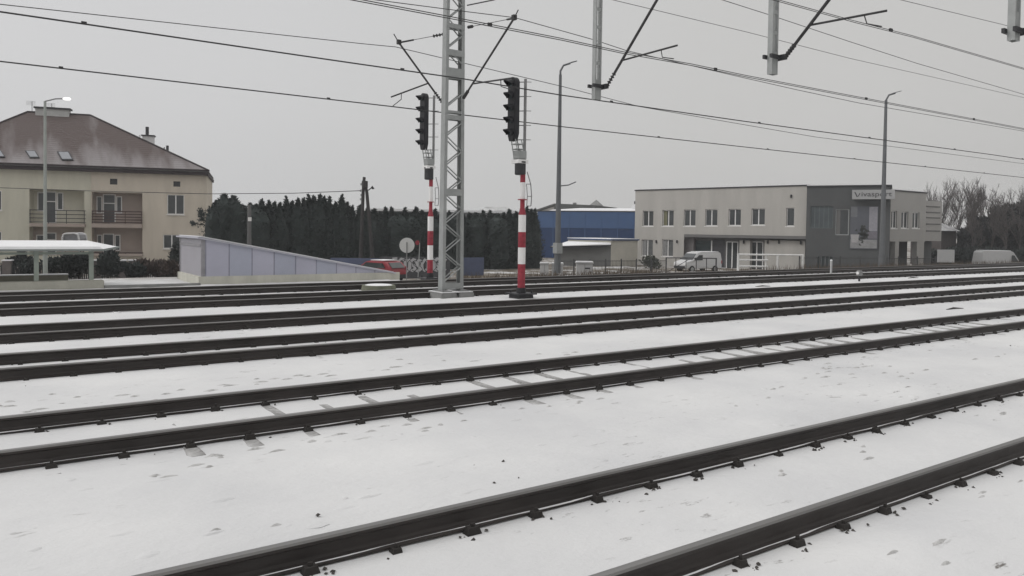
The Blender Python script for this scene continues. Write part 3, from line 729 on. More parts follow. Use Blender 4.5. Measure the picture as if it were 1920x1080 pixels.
# eaves and roof
EX = .5; EY = .15; ze = H.hit(388, 322)[1]
m = MB(); m.fbox(H, qa - EY, qb + EY, zt - .02, zt + .30, -HD - EX, EX); m.build('soffit', EAVE, house)
m = MB(); m.fbox(H, qa - EY - .12, qb + EY + .12, zt + .36, zt + .52, EX + .02, EX + .16); m.build('gutter', EAVE, house)
m = MB(); m.fbox(H, qa - EY, qb + EY, zt + .302, zt + .36, EX - .2, EX + .03); m.build('fascia', GALVD, house)
ez = zt + .46
rl = H.hit(52, 208, -HD / 2); rr = H.hit(169, 218, -HD / 2); rz = (rl[1] + rr[1]) / 2
A = [H.pt(qa - EY, ez, EX), H.pt(qb + EY, ez, EX), H.pt(qb + EY, ez, -HD - EX), H.pt(qa - EY, ez, -HD - EX), H.pt(rl[0], rz, -HD / 2), H.pt(rr[0], rz, -HD / 2)]
m = MB(); m.add(A, [(0, 1, 5, 4), (1, 2, 5), (2, 3, 4, 5), (3, 0, 4), (3, 2, 1, 0)])
roof = m.build('roof', ROOF, house)
m = MB()
for p, q in ((0, 4), (1, 5), (4, 5)): m.tube([A[p] + Vector((0, 0, .03)), A[q] + Vector((0, 0, .03))], .09, 6)
m.build('ridge_caps', EAVE, roof)
# roof-plane hits for skylights
rn = (A[1] - A[0]).cross(A[4] - A[0]).normalized()
if rn.z < 0: rn = -rn
def rp(px, py, k=0): d = ray(px, py); t_ = (A[0] + rn * k - C0).dot(rn) / d.dot(rn); return C0 + d * t_
for (x0, y0, x1, y1) in ((53, 285, 68, 296), (113, 287, 131, 300), (-8, 284, 4, 295)):
    P = [rp(x0 + 4, y1), rp(x1 + 4, y1), rp(x1 - 3, y0), rp(x0 - 3, y0)]; c = sum(P, Vector()) / 4
    P2 = [c + (p - c) * 1.22 for p in P]
    f = MB().hexa([p for p in P2] + [p + rn * .12 for p in P2]).build('skylight', DKMET, roof)
    MB().hexa([p + rn * .122 for p in P] + [p + rn * .14 for p in P]).build('pane', mat('skylight_glass', (.22, .23, .25), .2, .05, 2, spec=.6), f)
# chimneys
ca, cb = H.hit(68, 215, -HD / 2)[0], H.hit(131, 215, -HD / 2)[0]; ctop = H.hit(100, 202.5, -HD / 2)[1]
ch = MB(); ch.fbox(H, ca, cb, rz - .6, ctop - .16, -HD / 2 - .4, -HD / 2 + .4); c_ = ch.build('chimney', mat('chimney_render', (.42, .42, .41), .9, .08, 2), roof)
MB().fbox(H, ca - .12, cb + .15, ctop - .16, ctop, -HD / 2 - .55, -HD / 2 + .55).build('chimney_cap', DKMET, c_)
of = -HD * .78
ca, cb = H.hit(268, 260, of)[0], H.hit(289, 260, of)[0]; ct = H.hit(279, 256, of)[1]
c_ = MB().fbox(H, ca, cb, zt, ct, of - .5, of + .5).build('chimney', mat('chimney_white', (.62, .62, .62), .9, .06, 2), roof)
MB().fbox(H, ca - .12, cb + .12, ct, ct + .12, of - .6, of + .6).build('chimney_cap', DKMET, c_)
pc = H.hit(276, 238, of); MB().tube([H.pt(pc[0], ct + .1, of), H.pt(pc[0], pc[1], of)], .17, 10).build('flue_pipe', DKMET, c_)
pc = H.hit(262, 262, of); MB().fbox(H, pc[0] - .9, pc[0] + .35, pc[1] - .1, pc[1], of - .3, of + .3).fbox(H, pc[0] - .5, pc[0] + .2, zt + 1, pc[1] - .1, of - .2, of + .2).tube([H.pt(pc[0], pc[1], of), H.pt(pc[0], pc[1] + .5, of)], .07, 6).build('chimney', mat('chimney_white', (.6, .6, .6)), roof)
for px, y0, y1, r_ in ((314, 273, 300, .14), (308, 276, 292, .05)):
    a_ = H.hit(px, y0, of); MB().tube([H.pt(a_[0], zt + 1, of), H.pt(a_[0], a_[1], of)], r_, 8).build('vent_pipe', DKMET, roof)
for px, y0 in ((60, 190), (97, 194)):
    a_ = H.hit(px, y0, -HD / 2); m = MB().tube([H.pt(a_[0], rz, -HD / 2), H.pt(a_[0], a_[1], -HD / 2)], .03, 4)
    for k in range(4): m.tube([H.pt(a_[0] - .5, a_[1] - k * .12, -HD / 2), H.pt(a_[0] + .3, a_[1] - k * .12, -HD / 2)], .012, 4)
    m.build('aerial', GALVD, roof)

# ------------------------------------------------------------------ canopy over the underpass ramp, underpass wall
CGREEN = mat('canopy_green_grey', (.33, .37, .33), .7, .08, 3)
def pY(px, py, Y): return atY(px, py, Y)
YF = 31.0
cx0 = -9.0; cx1 = pY(172, 500, YF).x
zp = .31; zr0 = pY(100, 471.5, YF).z
can = thing('ramp_canopy', ((cx0 + cx1) / 2, YF, 0), 'long low canopy with a snow covered roof on grey green posts beside the track', 'canopy')
MB().box((cx0, YF - .35, -.1), (cx1 + .35, YF + .15, zp)).build('parapet', CONC, can, bevel=.02)
for px in (68, 171):
    p = pY(px, 500, YF); MB().box((p.x - .07, YF - .07, zp), (p.x + .07, YF + .07, zr0)).build('post', CGREEN, can)
for xx in (-2.5, -5): MB().box((xx - .07, YF - .07, zp), (xx + .07, YF + .07, zr0)).build('post', CGREEN, can)
z1 = pY(100, 475, YF).z
MB().box((cx0, YF - .04, z1 - .04), (cx1, YF + .04, z1 + .04)).build('rail_beam', CGREEN, can)
tipx = pY(226, 465, YF + 1).x; ex = cx1 + .3
zt_ = zr0 + .02
m = MB(); V = [(cx0, YF - .5, zt_), (ex, YF - .5, zt_), (tipx, YF + 1.2, zt_ + .06), (ex, YF + 3.1, zt_), (cx0, YF + 3.1, zt_)]
V2 = [(a, b_, c + .07) for a, b_, c in V]; m.add(V + V2, [(0, 1, 2, 3, 4), (5, 6, 7, 8, 9)] + [(i, (i + 1) % 5, 5 + (i + 1) % 5, 5 + i) for i in range(5)]); m.build('canopy_roof', mat('canopy_edge', (.22, .24, .23), .7), can)
m = MB(); V = [(cx0, YF - .46, zt_ + .073), (ex, YF - .46, zt_ + .073), (tipx - .1, YF + 1.2, zt_ + .12), (ex, YF + 3.05, zt_ + .073), (cx0, YF + 3.05, zt_ + .073), (cx0, YF - .4, zt_ + .16), (ex - .1, YF - .4, zt_ + .16), (ex - .3, YF + 1.2, zt_ + .34), (cx0, YF + 1.2, zt_ + .34), (ex - .1, YF + 3, zt_ + .16), (cx0, YF + 3, zt_ + .16)]
m.add(V, [(0, 1, 6, 5), (1, 2, 7, 6), (2, 3, 9, 7), (3, 4, 10, 9), (5, 6, 7, 8), (7, 9, 10, 8), (0, 5, 8), (0, 8, 10, 4)]); m.build('snow_layer', SNOW, can)
# low wall behind the posts
wx = pY(128, 520, 34).x
lw = MB().box((cx0, 34, -.3), (wx, 34.25, .33)).build('low_wall', mat('olive_concrete', (.22, .21, .17), .9, .15, 2), loc=(0, 34, 0)); tag(lw, 'low olive grey concrete wall seen between the canopy posts', 'wall')
sw = MB().box((cx0, 33.98, .332), (wx, 34.27, .37)).build('snow_strip', SNOW, lw)
# lilac underpass enclosure
YU = 31.1
xl = pY(384, 480, YU).x; xr = pY(735, 514, YU).x
ztl = pY(386, 447, YU).z; ztr = pY(733, 513, YU).z; zb0 = pY(386, 518, YU).z; 
LIL = mat('lilac_panels', (.42, .42, .50), .45, .07, .8, spec=.4)
LIL2 = mat('lilac_panels_blue', (.385, .40, .48), .45, .07, .8, spec=.4)
LILD = mat('lilac_panels_end', (.34, .33, .36), .5, .07, .8)
WD = atX(346, 480, xl).y - YU
un = thing('underpass_enclosure', ((xl + xr) / 2, YU + WD / 2, 0), 'wedge shaped underpass entrance with lilac glazed panels on a cream base, beside the farthest track', 'enclosure')
m = MB(); m.box((xl - .25, YU - .15, -.1), (xr + .3, YU + .0, zb0)); m.box((xl - .25, YU + .0, -.1), (xl, YU + WD + .1, zb0 + .0)); m.box((xl - .25, YU + WD, -.1), (xr + .3, YU + WD + .15, zb0))
m.build('base_wall', mat('cream_concrete', (.50, .49, .43), .9, .14, 1.5, .2, 12, stretch=(1, 1, .3)), un)
N_ = 9
for i in range(N_):
    a = xl + (xr - xl) * i / N_ + .025; b_ = xl + (xr - xl) * (i + 1) / N_ - .025
    za = ztl + (ztr - ztl) * (a - xl) / (xr - xl); zb_ = ztl + (ztr - ztl) * (b_ - xl) / (xr - xl)
    for yy in (YU - .12, YU + WD + .08):
        m = MB(); m.hexa([(a, yy, zb0), (b_, yy, zb0), (b_, yy + .03, zb0), (a, yy + .03, zb0), (a, yy, za), (b_, yy, max(zb_, zb0 + .01)), (b_, yy + .03, max(zb_, zb0 + .01)), (a, yy + .03, za)])
        m.build('panel', [LIL, LIL2, LIL][i % 2 if i < 6 else 0], un)
m = MB()
for i in range(N_ + 1):
    a = xl + (xr - xl) * i / N_; za = ztl + (ztr - ztl) * i / N_
    for yy in (YU - .11, YU + WD + .09): MB().box((a - .024, yy, zb0), (a + .024, yy + .04, max(za, zb0 + .02))).build('panel_post', mat('panel_post', (.27, .27, .33), .6), un)

m = MB(); m.hexa([(xl - .14, YU - .05, zb0), (xl - .11, YU - .05, zb0), (xl - .11, YU + WD, zb0), (xl - .14, YU + WD, zb0), (xl - .14, YU - .05, ztl), (xl - .11, YU - .05, ztl), (xl - .11, YU + WD, ztl), (xl - .14, YU + WD, ztl)]); m.build('end_panel', LILD, un)
m = MB(); m.box((xl - .16, YU - .14, zb0), (xl - .02, YU - .05, ztl + .02)); m.box((xl - .16, YU + WD, zb0), (xl - .02, YU + WD + .14, ztl + .02)); m.box((xl - .17, YU - .0, ztl - .32), (xl - .145, YU + WD - .1, ztl - .22)); m.build('corner_post', mat('corner_grey', (.26, .255, .27), .6), un)
m = MB(); T = .06
V = [(xl - .3, YU - .2, ztl + .0), (xr + .1, YU - .2, ztr), (xr + .1, YU + WD + .2, ztr), (xl - .3, YU + WD + .2, ztl)]
m.hexa([Vector(p) for p in V] + [Vector(p) + Vector((0, 0, T)) for p in V]); m.build('sloping_roof', mat('roof_zinc', (.42, .42, .47), .5, .1, 1.5), un)
m = MB(); V = [(xl - .2, YU - .15, ztl + T + .002), (xr, YU - .15, ztr + T + .002), (xr, YU + WD + .1, ztr + T + .002), (xl - .2, YU + WD + .1, ztl + T + .002)]
m.hexa([Vector(p) for p in V] + [Vector(p) + Vector((0, 0, .035)) for p in V]); m.build('snow_layer', SNOW, un)
# asphalt walk between ramp and wall (snowed over, raised kerb)
m = MB(); m.box((cx1 + .36, 30.6, -.1), (xl - .26, 30.8, .12)); o = m.build('kerb', CONCG, bevel=.01); o['kind'] = 'structure'

# ------------------------------------------------------------------ vegetation
THU = mat('thuja_green', (.030, .038, .036), .9, .3, 1.1)
BARK = mat('bark', (.055, .05, .046), .9, .25, 4)
def leafcrown(m, fn, n, s0, s1, mi=0):
    for _ in range(n):
        p, nrm = fn(); s = random.uniform(s0, s1); a = Vector((random.uniform(-1, 1), random.uniform(-1, 1), random.uniform(-1, 1))).normalized()
        u = nrm.cross(a).normalized() * s; v = (nrm * .4 + a * .8 + Vector((0, 0, .7))).normalized() * s * 1.3
        m.add([p - u * .5, p + u * .5, p + v], [(0, 1, 2)], mi)
def thuja_proto(h, r, seed, pointy, label):
    random.seed(seed); t = thing('thuja_tree', (0, 0, 0), label, 'conifer', 'dark thujas in the tall hedge')
    MB().tube([(0, 0, -.3), (0, 0, h * .8)], [.09, .03], 6).build('trunk', BARK, t)
    m = MB()
    def prof_(k): return r * (min(1, (1 - k) * pointy) ** .95) * (.8 + .2 * min(1, k * 5))
    # inner dense core so the hedge reads closed
    n = 10; ks = [0.02, .2, .4, .6, .75, .86, .94, .985]
    ring = []
    for k in ks: ring.append([(cos(2 * pi * i / n) * prof_(k) * .86 * random.uniform(.85, 1.1), sin(2 * pi * i / n) * prof_(k) * .86 * random.uniform(.85, 1.1), k * h) for i in range(n)])
    vs = sum(ring, []) + [(0, 0, h)]
    fs = [(j * n + i, j * n + (i + 1) % n, (j + 1) * n + (i + 1) % n, (j + 1) * n + i) for j in range(len(ks) - 1) for i in range(n)] + [((len(ks) - 1) * n + i, (len(ks) - 1) * n + (i + 1) % n, len(vs) - 1) for i in range(n)]
    m.add(vs, fs)
    def fn():
        k = random.random() ** .9; a = random.uniform(0, 2 * pi); rr_ = prof_(k) * random.uniform(.82, 1.12) * (1 + .12 * sin(a * 3 + k * 9))
        return Vector((cos(a) * rr_, sin(a) * rr_, k * h * .99)), Vector((cos(a), sin(a), .2))
    leafcrown(m, fn, 1300, .07, .2)
    m.build('crown', THU, t); return t
prot = [thuja_proto(6, .75, 11, 2.5, 'a'), thuja_proto(6, .7, 12, 2.0, 'b'), thuja_proto(6, .8, 13, 2.9, 'c'), thuja_proto(6, .95, 14, 5.0, 'd')]
tips = [(398, 376, 3), (410, 363, 3), (428, 367, 3), (443, 384, 1), (457, 386, 1), (469, 381, 0), (480, 383, 3), (491, 374, 2), (505, 376, 0), (515, 379, 1), (525, 380, 0), (537, 369, 1), (548, 377, 0), (559, 372, 2), (570, 371, 0), (579, 366, 1), (588, 367, 0),
        (600, 365, 2), (608, 369, 2), (618, 369, 1), (629, 378, 0), (641, 366, 1), (651, 379, 0), (661, 386, 1), (675, 385, 2), (689, 389, 0), (702, 392, 2), (713, 397, 0), (723, 389, 1), (734, 389, 1), (746, 398, 3), (759, 390, 1), (769, 399, 3), (780, 388, 0), (791, 395, 2), (803, 398, 3), (816, 392, 1), (828, 397, 0), (842, 396, 2), (855, 399, 3), (868, 400, 0), (880, 399, 2), (893, 399, 3), (906, 395, 1), (919, 395, 1), (931, 400, 3), (944, 399, 0), (955, 393, 1), (968, 397, 2), (978, 399, 0), (988, 388, 1), (996, 392, 0), (1003, 392, 1)]
THL = ['narrow dark thuja in the long hedge behind the graffiti wall and signals']
for i, (px, py, k) in enumerate(tips):
    D = 62 + 12 * (px - 390) / 615 + random.uniform(-.4, .4)
    b = atD(px, py, D); gz = BASEZ - .1; hgt = b.z - gz; r_ = random.uniform(.95, 1.25) * (1.45 if k == 3 else 1.15)
    o = prot[k] if not kids(prot[k])[0].get('used') else None
    lab = ('wide rounded dark thuja at the house end of the tall hedge' if px < 435 else 'narrow dark thuja in the hedge stretch between the house and the wooden pole' if px < 685
           else 'narrow dark thuja in the hedge stretch between the wooden pole and the lattice mast' if px < 850 else 'narrow dark thuja in the hedge stretch between the mast and the blue warehouse')
    if o is None: o = dup(prot[k], (b.x, b.y, gz), lab)
    else: kids(prot[k])[0]['used'] = 1; o['label'] = lab; o.location = (b.x, b.y, gz)
    if px < 435: r_ *= .72; o.location += Vector((sin(HEAD), -cos(HEAD), 0)) * .45
    o.scale = (r_, r_, hgt / 6); o.rotation_euler.z = random.uniform(0, 6.28)
for p in prot:
    for c in kids(p):
        if 'used' in c: del c['used']
for o in bpy.data.objects:
    if 'used' in o: del o['used']

def bush(px, py_top, D, wpx, label, n=700, col=None, zb=BASEZ, cat='bush', name='bush', grp=None):
    c = atD(px, py_top, D); ppm = FPX / D; r_ = wpx / ppm / 2; h = c.z - zb
    t = thing(name, (c.x, c.y, zb), label, cat, grp); m = MB(); random.seed(int(px * 7 + D))
    lob = [(Vector((random.uniform(-.6, .6) * r_, random.uniform(-.6, .6) * r_, h * random.uniform(.35, .72))), random.uniform(.45, .7)) for _ in range(6)]
    def fn():
        c_, s = random.choice(lob); d = Vector((random.gauss(0, 1), random.gauss(0, 1), random.gauss(0, 1))).normalized()
        p = c_ + Vector((d.x * r_ * s, d.y * r_ * s, d.z * h * .4 * s * 1.2)) * random.uniform(.6, 1); p.z = max(.05, min(p.z, h))
        return Vector((c.x, c.y, zb)) + p, d
    leafcrown(m, fn, n, .08 * (1 + r_ / 3), .2 * (1 + r_ / 3)); m.build('foliage', col or THU, t)
    s_ = MB()
    for k in range(5): s_.tube([(c.x + random.uniform(-.1, .1), c.y, zb - .1), (c.x + random.uniform(-.5, .5) * r_, c.y + random.uniform(-.5, .5) * r_, zb + h * .6)], [.04, .01], 5)
    s_.build('stems', BARK, t); return t
BRN = mat('winter_bush', (.065, .048, .042), .9, .3, 2)
DGR = mat('dark_green_leaf', (.028, .034, .032), .9, .3, 1.5)
bush(206, 468, 48, 56, 'dark evergreen bush just right of the canopy end', 1500, DGR)
bush(248, 488, 50, 50, 'dark low bush left of the bare brown hedge', 900, DGR)
bush(330, 452, 60, 36, 'dark bush against the house wall beside the lilac enclosure', 600, DGR)
bush(22, 476, 50, 34, 'dark shrub under the left part of the canopy', 600, DGR)
bush(42, 452, 55, 16, 'slim dark shrub rising just above the canopy roof', 400, DGR)
for i, px in enumerate((272, 296, 320)):
    bush(px, 484 + i * 2, 51, 40, ['brown leafless bush nearest the dark bush by the canopy', 'brown leafless bush in the middle of the brown hedge', 'brown leafless bush nearest the lilac enclosure'][i], 1100, BRN)
bush(112, 474, 49, 50, 'dark hedge bush seen through the canopy posts', 1300, DGR)
bush(148, 474, 50, 46, 'dark hedge bush behind the right canopy post', 1200, DGR)
bush(60, 478, 49.5, 36, 'dark hedge bush behind the left canopy post', 900, DGR)
bush(1222, 480, 70, 34, 'rounded grey green shrub on the snow left of the white van', 700, mat('greygreen', (.07, .075, .06), .9, .3, 2))
# dead grass verge beyond the tracks
dg = MB(); random.seed(21)
for i in range(9000):
    px = random.choice((random.uniform(868, 1250), random.uniform(1500, 1920), random.uniform(860, 1920)))
    Y = random.uniform(29.6, 36.5); d = ray(px, 470); x_ = d.x * Y / d.y
    if x_ > 130 or x_ < 15: continue
    z = gh(x_, Y); h = random.uniform(.15, .5); a = random.uniform(0, 6.28); w2 = .02 + .01 * (x_ > 40)
    dg.add([(x_ - w2, Y, z - .02), (x_ + w2, Y, z - .02), (x_ + random.gauss(0, .1), Y + random.gauss(0, .1), z + h)], [(0, 1, 2)])
o = dg.build('dead_grass', mat('dead_grass', (.10, .078, .06), .95, .35, 1)); o['kind'] = 'stuff'

# ------------------------------------------------------------------ bare trees on the right
def tree(px, py_top, D, wpx, label, seed, fine=1.0, name='bare_tree', mt=None, grp='bare trees behind the office'):
    random.seed(seed); c = atD(px, py_top, D); zb = BASEZ; h = c.z - zb; r_ = wpx / (FPX / D) / 2
    t = thing(name, (c.x, c.y, zb), label, 'tree', grp); tr = MB(); cr = MB()
    B0 = Vector((c.x, c.y, zb)); segs = [0]
    def grow(m, p, d, L, r, lv):
        segs[0] += 1; k = 3; pts = [p]; q = p.copy(); dd = d.copy()
        for i in range(k):
            dd = (dd + Vector((random.gauss(0, .13), random.gauss(0, .13), random.gauss(.05, .08)))).normalized(); q = q + dd * L / k; pts.append(q.copy())
        r = max(r, (.2, .07, .045, .034, .026)[lv]); m.tube(pts, [r, r * .85, r * .7, r * .5], 6 if lv < 2 else 3, cap=False)
        if lv >= 4 or segs[0] > 4200: return
        n = (5, 5, 5, 5)[lv]
        for i in range(n):
            f = random.uniform(.25, 1) if lv else random.uniform(.3, .95); s = pts[min(k, int(f * k))].lerp(pts[min(k, int(f * k) + 1)], f * k % 1)
            a = random.uniform(0, 2 * pi); sp_ = random.uniform(.35, .9)
            side = Vector((cos(a), sin(a), 0)); nd = (dd * (1 - sp_ * .4) + side * sp_ + Vector((0, 0, .15))).normalized()
            grow(cr, s, nd, L * random.uniform(.45, .68), r * .5, lv + 1)
    grow(tr, B0, Vector((0, 0, 1)), h * .62, .2 * h / 12, 0)
    # fit crown to wanted width/height
    zs = [v.z for v in cr.v]; mx = max(zs); sc = (c.z - zb) / (mx - zb); rad = sorted((Vector((v.x - c.x, v.y - c.y))).length for v in cr.v)[int(len(cr.v) * .93)]; sr = r_ / rad
    for mm in (tr, cr):
        mm.v = [Vector((c.x + (v.x - c.x) * sr, c.y + (v.y - c.y) * sr, zb + (v.z - zb) * sc)) for v in mm.v]
    tr.build('trunk', BARK, t); cr.build('crown', mt or BARK, t); return t
TWIG = mat('twigs', (.085, .075, .072), .9, .25, 3)
bt = [(1830, 356, 91, 50), (1862, 352, 90, 50), (1890, 356, 88, 46), (1915, 350, 88, 50), (1738, 338, 122, 44), (1762, 334, 120, 48), (1795, 328, 112, 60), (1822, 328, 110, 54), (1850, 338, 108, 56), (1876, 344, 104, 50), (1898, 340, 100, 52), (1925, 346, 96, 60), (1780, 352, 100, 50), (1812, 348, 98, 60), (1960, 340, 95, 60)]
bl = ['leafless tree in front of the dark clump, above the rear of the parked white van', 'leafless tree in front of the dark clump, above the middle of the parked white van', 'leafless tree in front of the dark clump, above the nose of the parked white van', 'leafless tree in front of the dark clump, at the right edge of the view', 'leafless tree just above the right end of the office roof', 'leafless tree second from the office roof end', 'tallest leafless tree, with a thick dark top, in the row right of the office', 'leafless tree right of the tallest one',
      'leafless tree above the gap between the white board and the parked white van', 'leafless tree above the front half of the parked white van', 'leafless tree with a dark top above the windscreen of the parked white van', 'leafless tree at the right edge of the view',
      'shorter leafless tree behind the small snowy roof', 'shorter leafless tree in front of the tallest one', 'leafless tree cut off by the right edge of the view']
for i, a in enumerate(bt): tree(*a, bl[i], 100 + i, mt=TWIG)
EVG = mat('evergreen_dark', (.03, .031, .032), .9, .3, .6)
def evergreen(px, py, D, wpx, label, seed, n=3800):
    random.seed(seed); c = atD(px, py, D); zb = BASEZ; h = c.z - zb; r_ = wpx / (FPX / D) / 2; B0 = Vector((c.x, c.y, zb))
    t = thing('evergreen_tree', B0, label, 'tree', 'dense dark trees at the right edge')
    MB().tube([B0, B0 + Vector((0, 0, h * .8))], [.2, .05], 7).build('trunk', BARK, t)
    m = MB(); lob = []
    for _ in range(26):
        k = random.random(); a = random.uniform(0, 2 * pi); rr_ = r_ * (1 - .45 * k) * random.uniform(.2, .8); lob.append((Vector((cos(a) * rr_, sin(a) * rr_, h * (.12 + .8 * k))), r_ * random.uniform(.22, .42)))
    def fn():
        c_, s = random.choice(lob); d = Vector((random.gauss(0, 1), random.gauss(0, 1), random.gauss(0, 1))).normalized(); p = c_ + d * s * random.uniform(.5, 1.05); p.z = max(0, min(h, p.z)); return B0 + p, d
    leafcrown(m, fn, n, .18, .42); m.build('crown', EVG, t)
for i, a in enumerate(((1835, 404, 100, 74), (1868, 392, 98, 80), (1900, 384, 94, 84), (1940, 372, 92, 90), (1808, 428, 98, 56), (1860, 418, 92, 80), (1905, 410, 90, 84), (1985, 360, 92, 90))):
    evergreen(*a, ['dense dark tree rising left in the dark clump', 'dense dark tree above the parked white van roof', 'tall dense dark tree near the right edge', 'dense dark tree at the right edge of the view', 'low dark tree beside the small snowy roof',
                   'low dense tree directly behind the parked white van', 'low dense tree behind the windscreen of the parked white van', 'dense dark tree outside the right edge'][i], 300 + i)
for i, px in enumerate((1746, 1772, 1798, 1822, 1850, 1880, 1910)):
    bush(px, 458 + (i % 3) * 3, 86, 44, ['dark hedge bush below the slatted annex', 'dark hedge bush just behind the white board', 'dark hedge bush right of the white board', 'dark hedge bush left of the parked white van',
         'dark hedge bush behind the rear of the parked white van', 'dark hedge bush behind the doors of the parked white van', 'dark hedge bush at the nose of the parked white van'][i], 900, DGR)

# ------------------------------------------------------------------ office building
OB = mat('office_plaster', (.39, .375, .35), .92, .09, .9, .12, 25, stretch=(1, 1, .2))
OD = mat('office_dark', (.082, .085, .086), .8, .08, .6, .1, 25)
OW = mat('wing_plaster_vignetted', (.33, .32, .305), .92, .05, .6, .12, 25)  # wing plaster, its colour lowered to imitate the window vignette on the right
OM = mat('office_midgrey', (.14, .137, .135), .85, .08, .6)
O = Face(1190, 88, 1512, 74.5)
off_ = thing('office_building', O.pt(O.L / 2, BASEZ, -6), 'two storey light grey office with a dark centre block and a lower right wing', 'office building')
ztop = O.hit(1190, 358)[1]; zled = O.hit(1400, 441)[1]
ops = []; wins = []
for i, (x0, x1, y0, y1) in enumerate(((1205, 1225, 395, 424), (1242, 1263, 394, 424), (1282, 1304, 393, 424), (1322, 1345, 392.5, 423.5), (1366, 1389, 392, 423), (1409, 1434, 391, 422), (1474, 1489, 389.5, 424))):
    r_ = O.rect(x0, y0, x1, y1); ops.append((*r_, .22)); wins.append((r_, i))
lo = [O.rect(1203, 449, 1224, 480), O.rect(1241, 449, 1262, 481)]
qL = O.hit(1282, 470)[0]
wall(O, 0, O.L, zled, ztop, ops, 'upper_wall', OB, off_, depth_back=11)
wall(O, 0, qL, BASEZ - .2, zled, [(*r_, .2) for r_ in lo], 'lower_wall', OB, off_)
YEL = mat('curtain_yellow', (.15, .145, .085), .8, .2, 4); CUR = mat('curtain_grey', (.22, .22, .22), .8, .2, 4)
for r_, i in wins: window(O, r_, -.20, off_, 2 if i < 6 else 1, curtain=YEL if i == 1 else None)
for r_ in lo: window(O, r_, -.18, off_, 2, curtain=CUR, gm=mat('lower_glass', (.10, .105, .105), .3, .3, 1))
# recessed ground floor
RB = -1.2
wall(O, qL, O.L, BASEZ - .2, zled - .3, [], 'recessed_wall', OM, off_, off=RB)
m = MB(); m.fbox(O, qL - .0, O.L, zled - .3, zled - .005, RB - .2, -.02); m.build('ledge', OM, off_)
def part(F, x0, y0, x1, y1, off, th, name, mt, parent):
    a, b_, z0, z1 = F.rect(x0, y0, x1, y1, off); return MB().fbox(F, a, b_, z0, z1, off - th, off).build(name, mt, parent)
part(O, 1282, 444, 1300, 506, RB + .5, .49, 'entrance_cheek', mat('rosy_grey', (.17, .155, .155), .8), off_)
g_ = part(O, 1302, 451, 1332, 500, RB + .05, .04, 'entrance_glass', GLASSD, off_); part(O, 1335, 449, 1358, 505, RB + .05, .04, 'entrance_door', mat('door_dark', (.05, .05, .055), .6), off_)
part(O, 1333, 451, 1335, 500, RB + .07, .06, 'door_frame', WHITE, off_)
for x0, x1 in ((1362, 1384), (1407, 1431)): window(O, O.rect(x0, 453, x1, 506, RB + .04), RB + .03, off_, 2, sill=False, name='tall_window', fw=.08)
for x0, x1 in ((1386, 1406), (1433, 1509)): part(O, x0, 451, x1, 507, RB + .6, .58, 'wall_panel', OB, off_)
for px, py, of in ((1231, 453, 0), (1270, 453, 0), (1395, 454, RB + .6), (1440, 454, RB + .6), (1461, 454, RB + .6), (1502, 455, RB + .6), (1484, 368, 0)):
    a, z = O.hit(px, py, of); MB().fbox(O, a - .07, a + .07, z - .16, z + .16, of + .005, of + .17).build('wall_lamp', DKMET, off_, bevel=.02)
m = MB(); m.fbox(O, -.08, O.L + .0, ztop + .002, ztop + .12, -11, .08); m.build('parapet_cap', DKMET, off_)
m = MB(); m.fbox(O, -.04, O.L, ztop + .122, ztop + .2, -11, .05); m.build('roof_snow', SNOW, off_, bevel=.01)
a, z = O.hit(1188, 380, -.5); MB().fbox(O, -.35, -.01, z - .15, z + .15, -.6, -.3).build('vent_hood', DKMET, off_)
# dark block
Bk = Face(1511, 74.2, 1668, 71.0); zb_t = Bk.hit(1512, 351)[1]
gl = Bk.rect(1519, 386, 1562, 428); gl2 = Bk.rect(1566, 392, 1592, 441); gl3 = Bk.rect(1532, 480, 1562, 500)
gl3 = (gl3[0], gl3[1], BASEZ + .1, gl3[3])
wall(Bk, 0, Bk.L, BASEZ - .2, zb_t, [(*gl, .15), (*gl2, .15), (*gl3, .15)], 'dark_wall', OD, off_, depth_back=11)
window(Bk, gl, -.14, off_, 5, 1, .05, fm=mat('mullion', (.13, .14, .145), .6), gm=mat('teal_glass', (.07, .085, .09), .3, .2, 1), sill=False, name='glazing')
window(Bk, gl2, -.14, off_, 1, 1, .09, fm=mat('frame_grey', (.30, .31, .31), .6), gm=GLASS, sill=False, curtain=OM)
window(Bk, gl3, -.14, off_, 4, 1, .05, fm=mat('mullion', (.13, .14, .145)), gm=GLASSD, sill=False)
m = MB(); m.fbox(Bk, .0, Bk.L + .1, zb_t + .003, zb_t + .14, -11, .1); m.build('parapet_cap', DKMET, off_); m = MB(); m.fbox(Bk, .0, Bk.L, zb_t + .142, zb_t + .2, -11, .05); m.build('roof_snow', SNOW, off_)
# poster hung on the dark block: pale panels, a plant pot on a shelf
a, b_, z0, z1 = Bk.rect(1594, 387, 1646, 467, .1)
ps = MB().fbox(Bk, a, b_, z0, z1, .04, .1).build('poster', mat('poster_grey', (.10, .105, .12), .5, .1, .5), off_)
W_, H_ = b_ - a, z1 - z0
def pp(u0, v0, u1, v1, k, nm, mt): return MB().fbox(Bk, a + W_ * u0, a + W_ * u1, z0 + H_ * v0, z0 + H_ * v1, .1, .1 + .006 * k).build(nm, mt, ps)
pp(.02, .02, .98, .22, 1, 'poster_table', mat('poster_table', (.25, .25, .25), .5)); pp(.02, .75, .25, .99, 1, 'poster_light', mat('poster_light', (.15, .155, .165), .5))
pp(.68, .42, .98, .99, 1, 'poster_curtain', mat('poster_curtain', (.27, .265, .29), .5, .15, 6)); pp(.64, .25, .98, .41, 1, 'poster_shelf', mat('poster_shelf', (.16, .15, .17), .5))
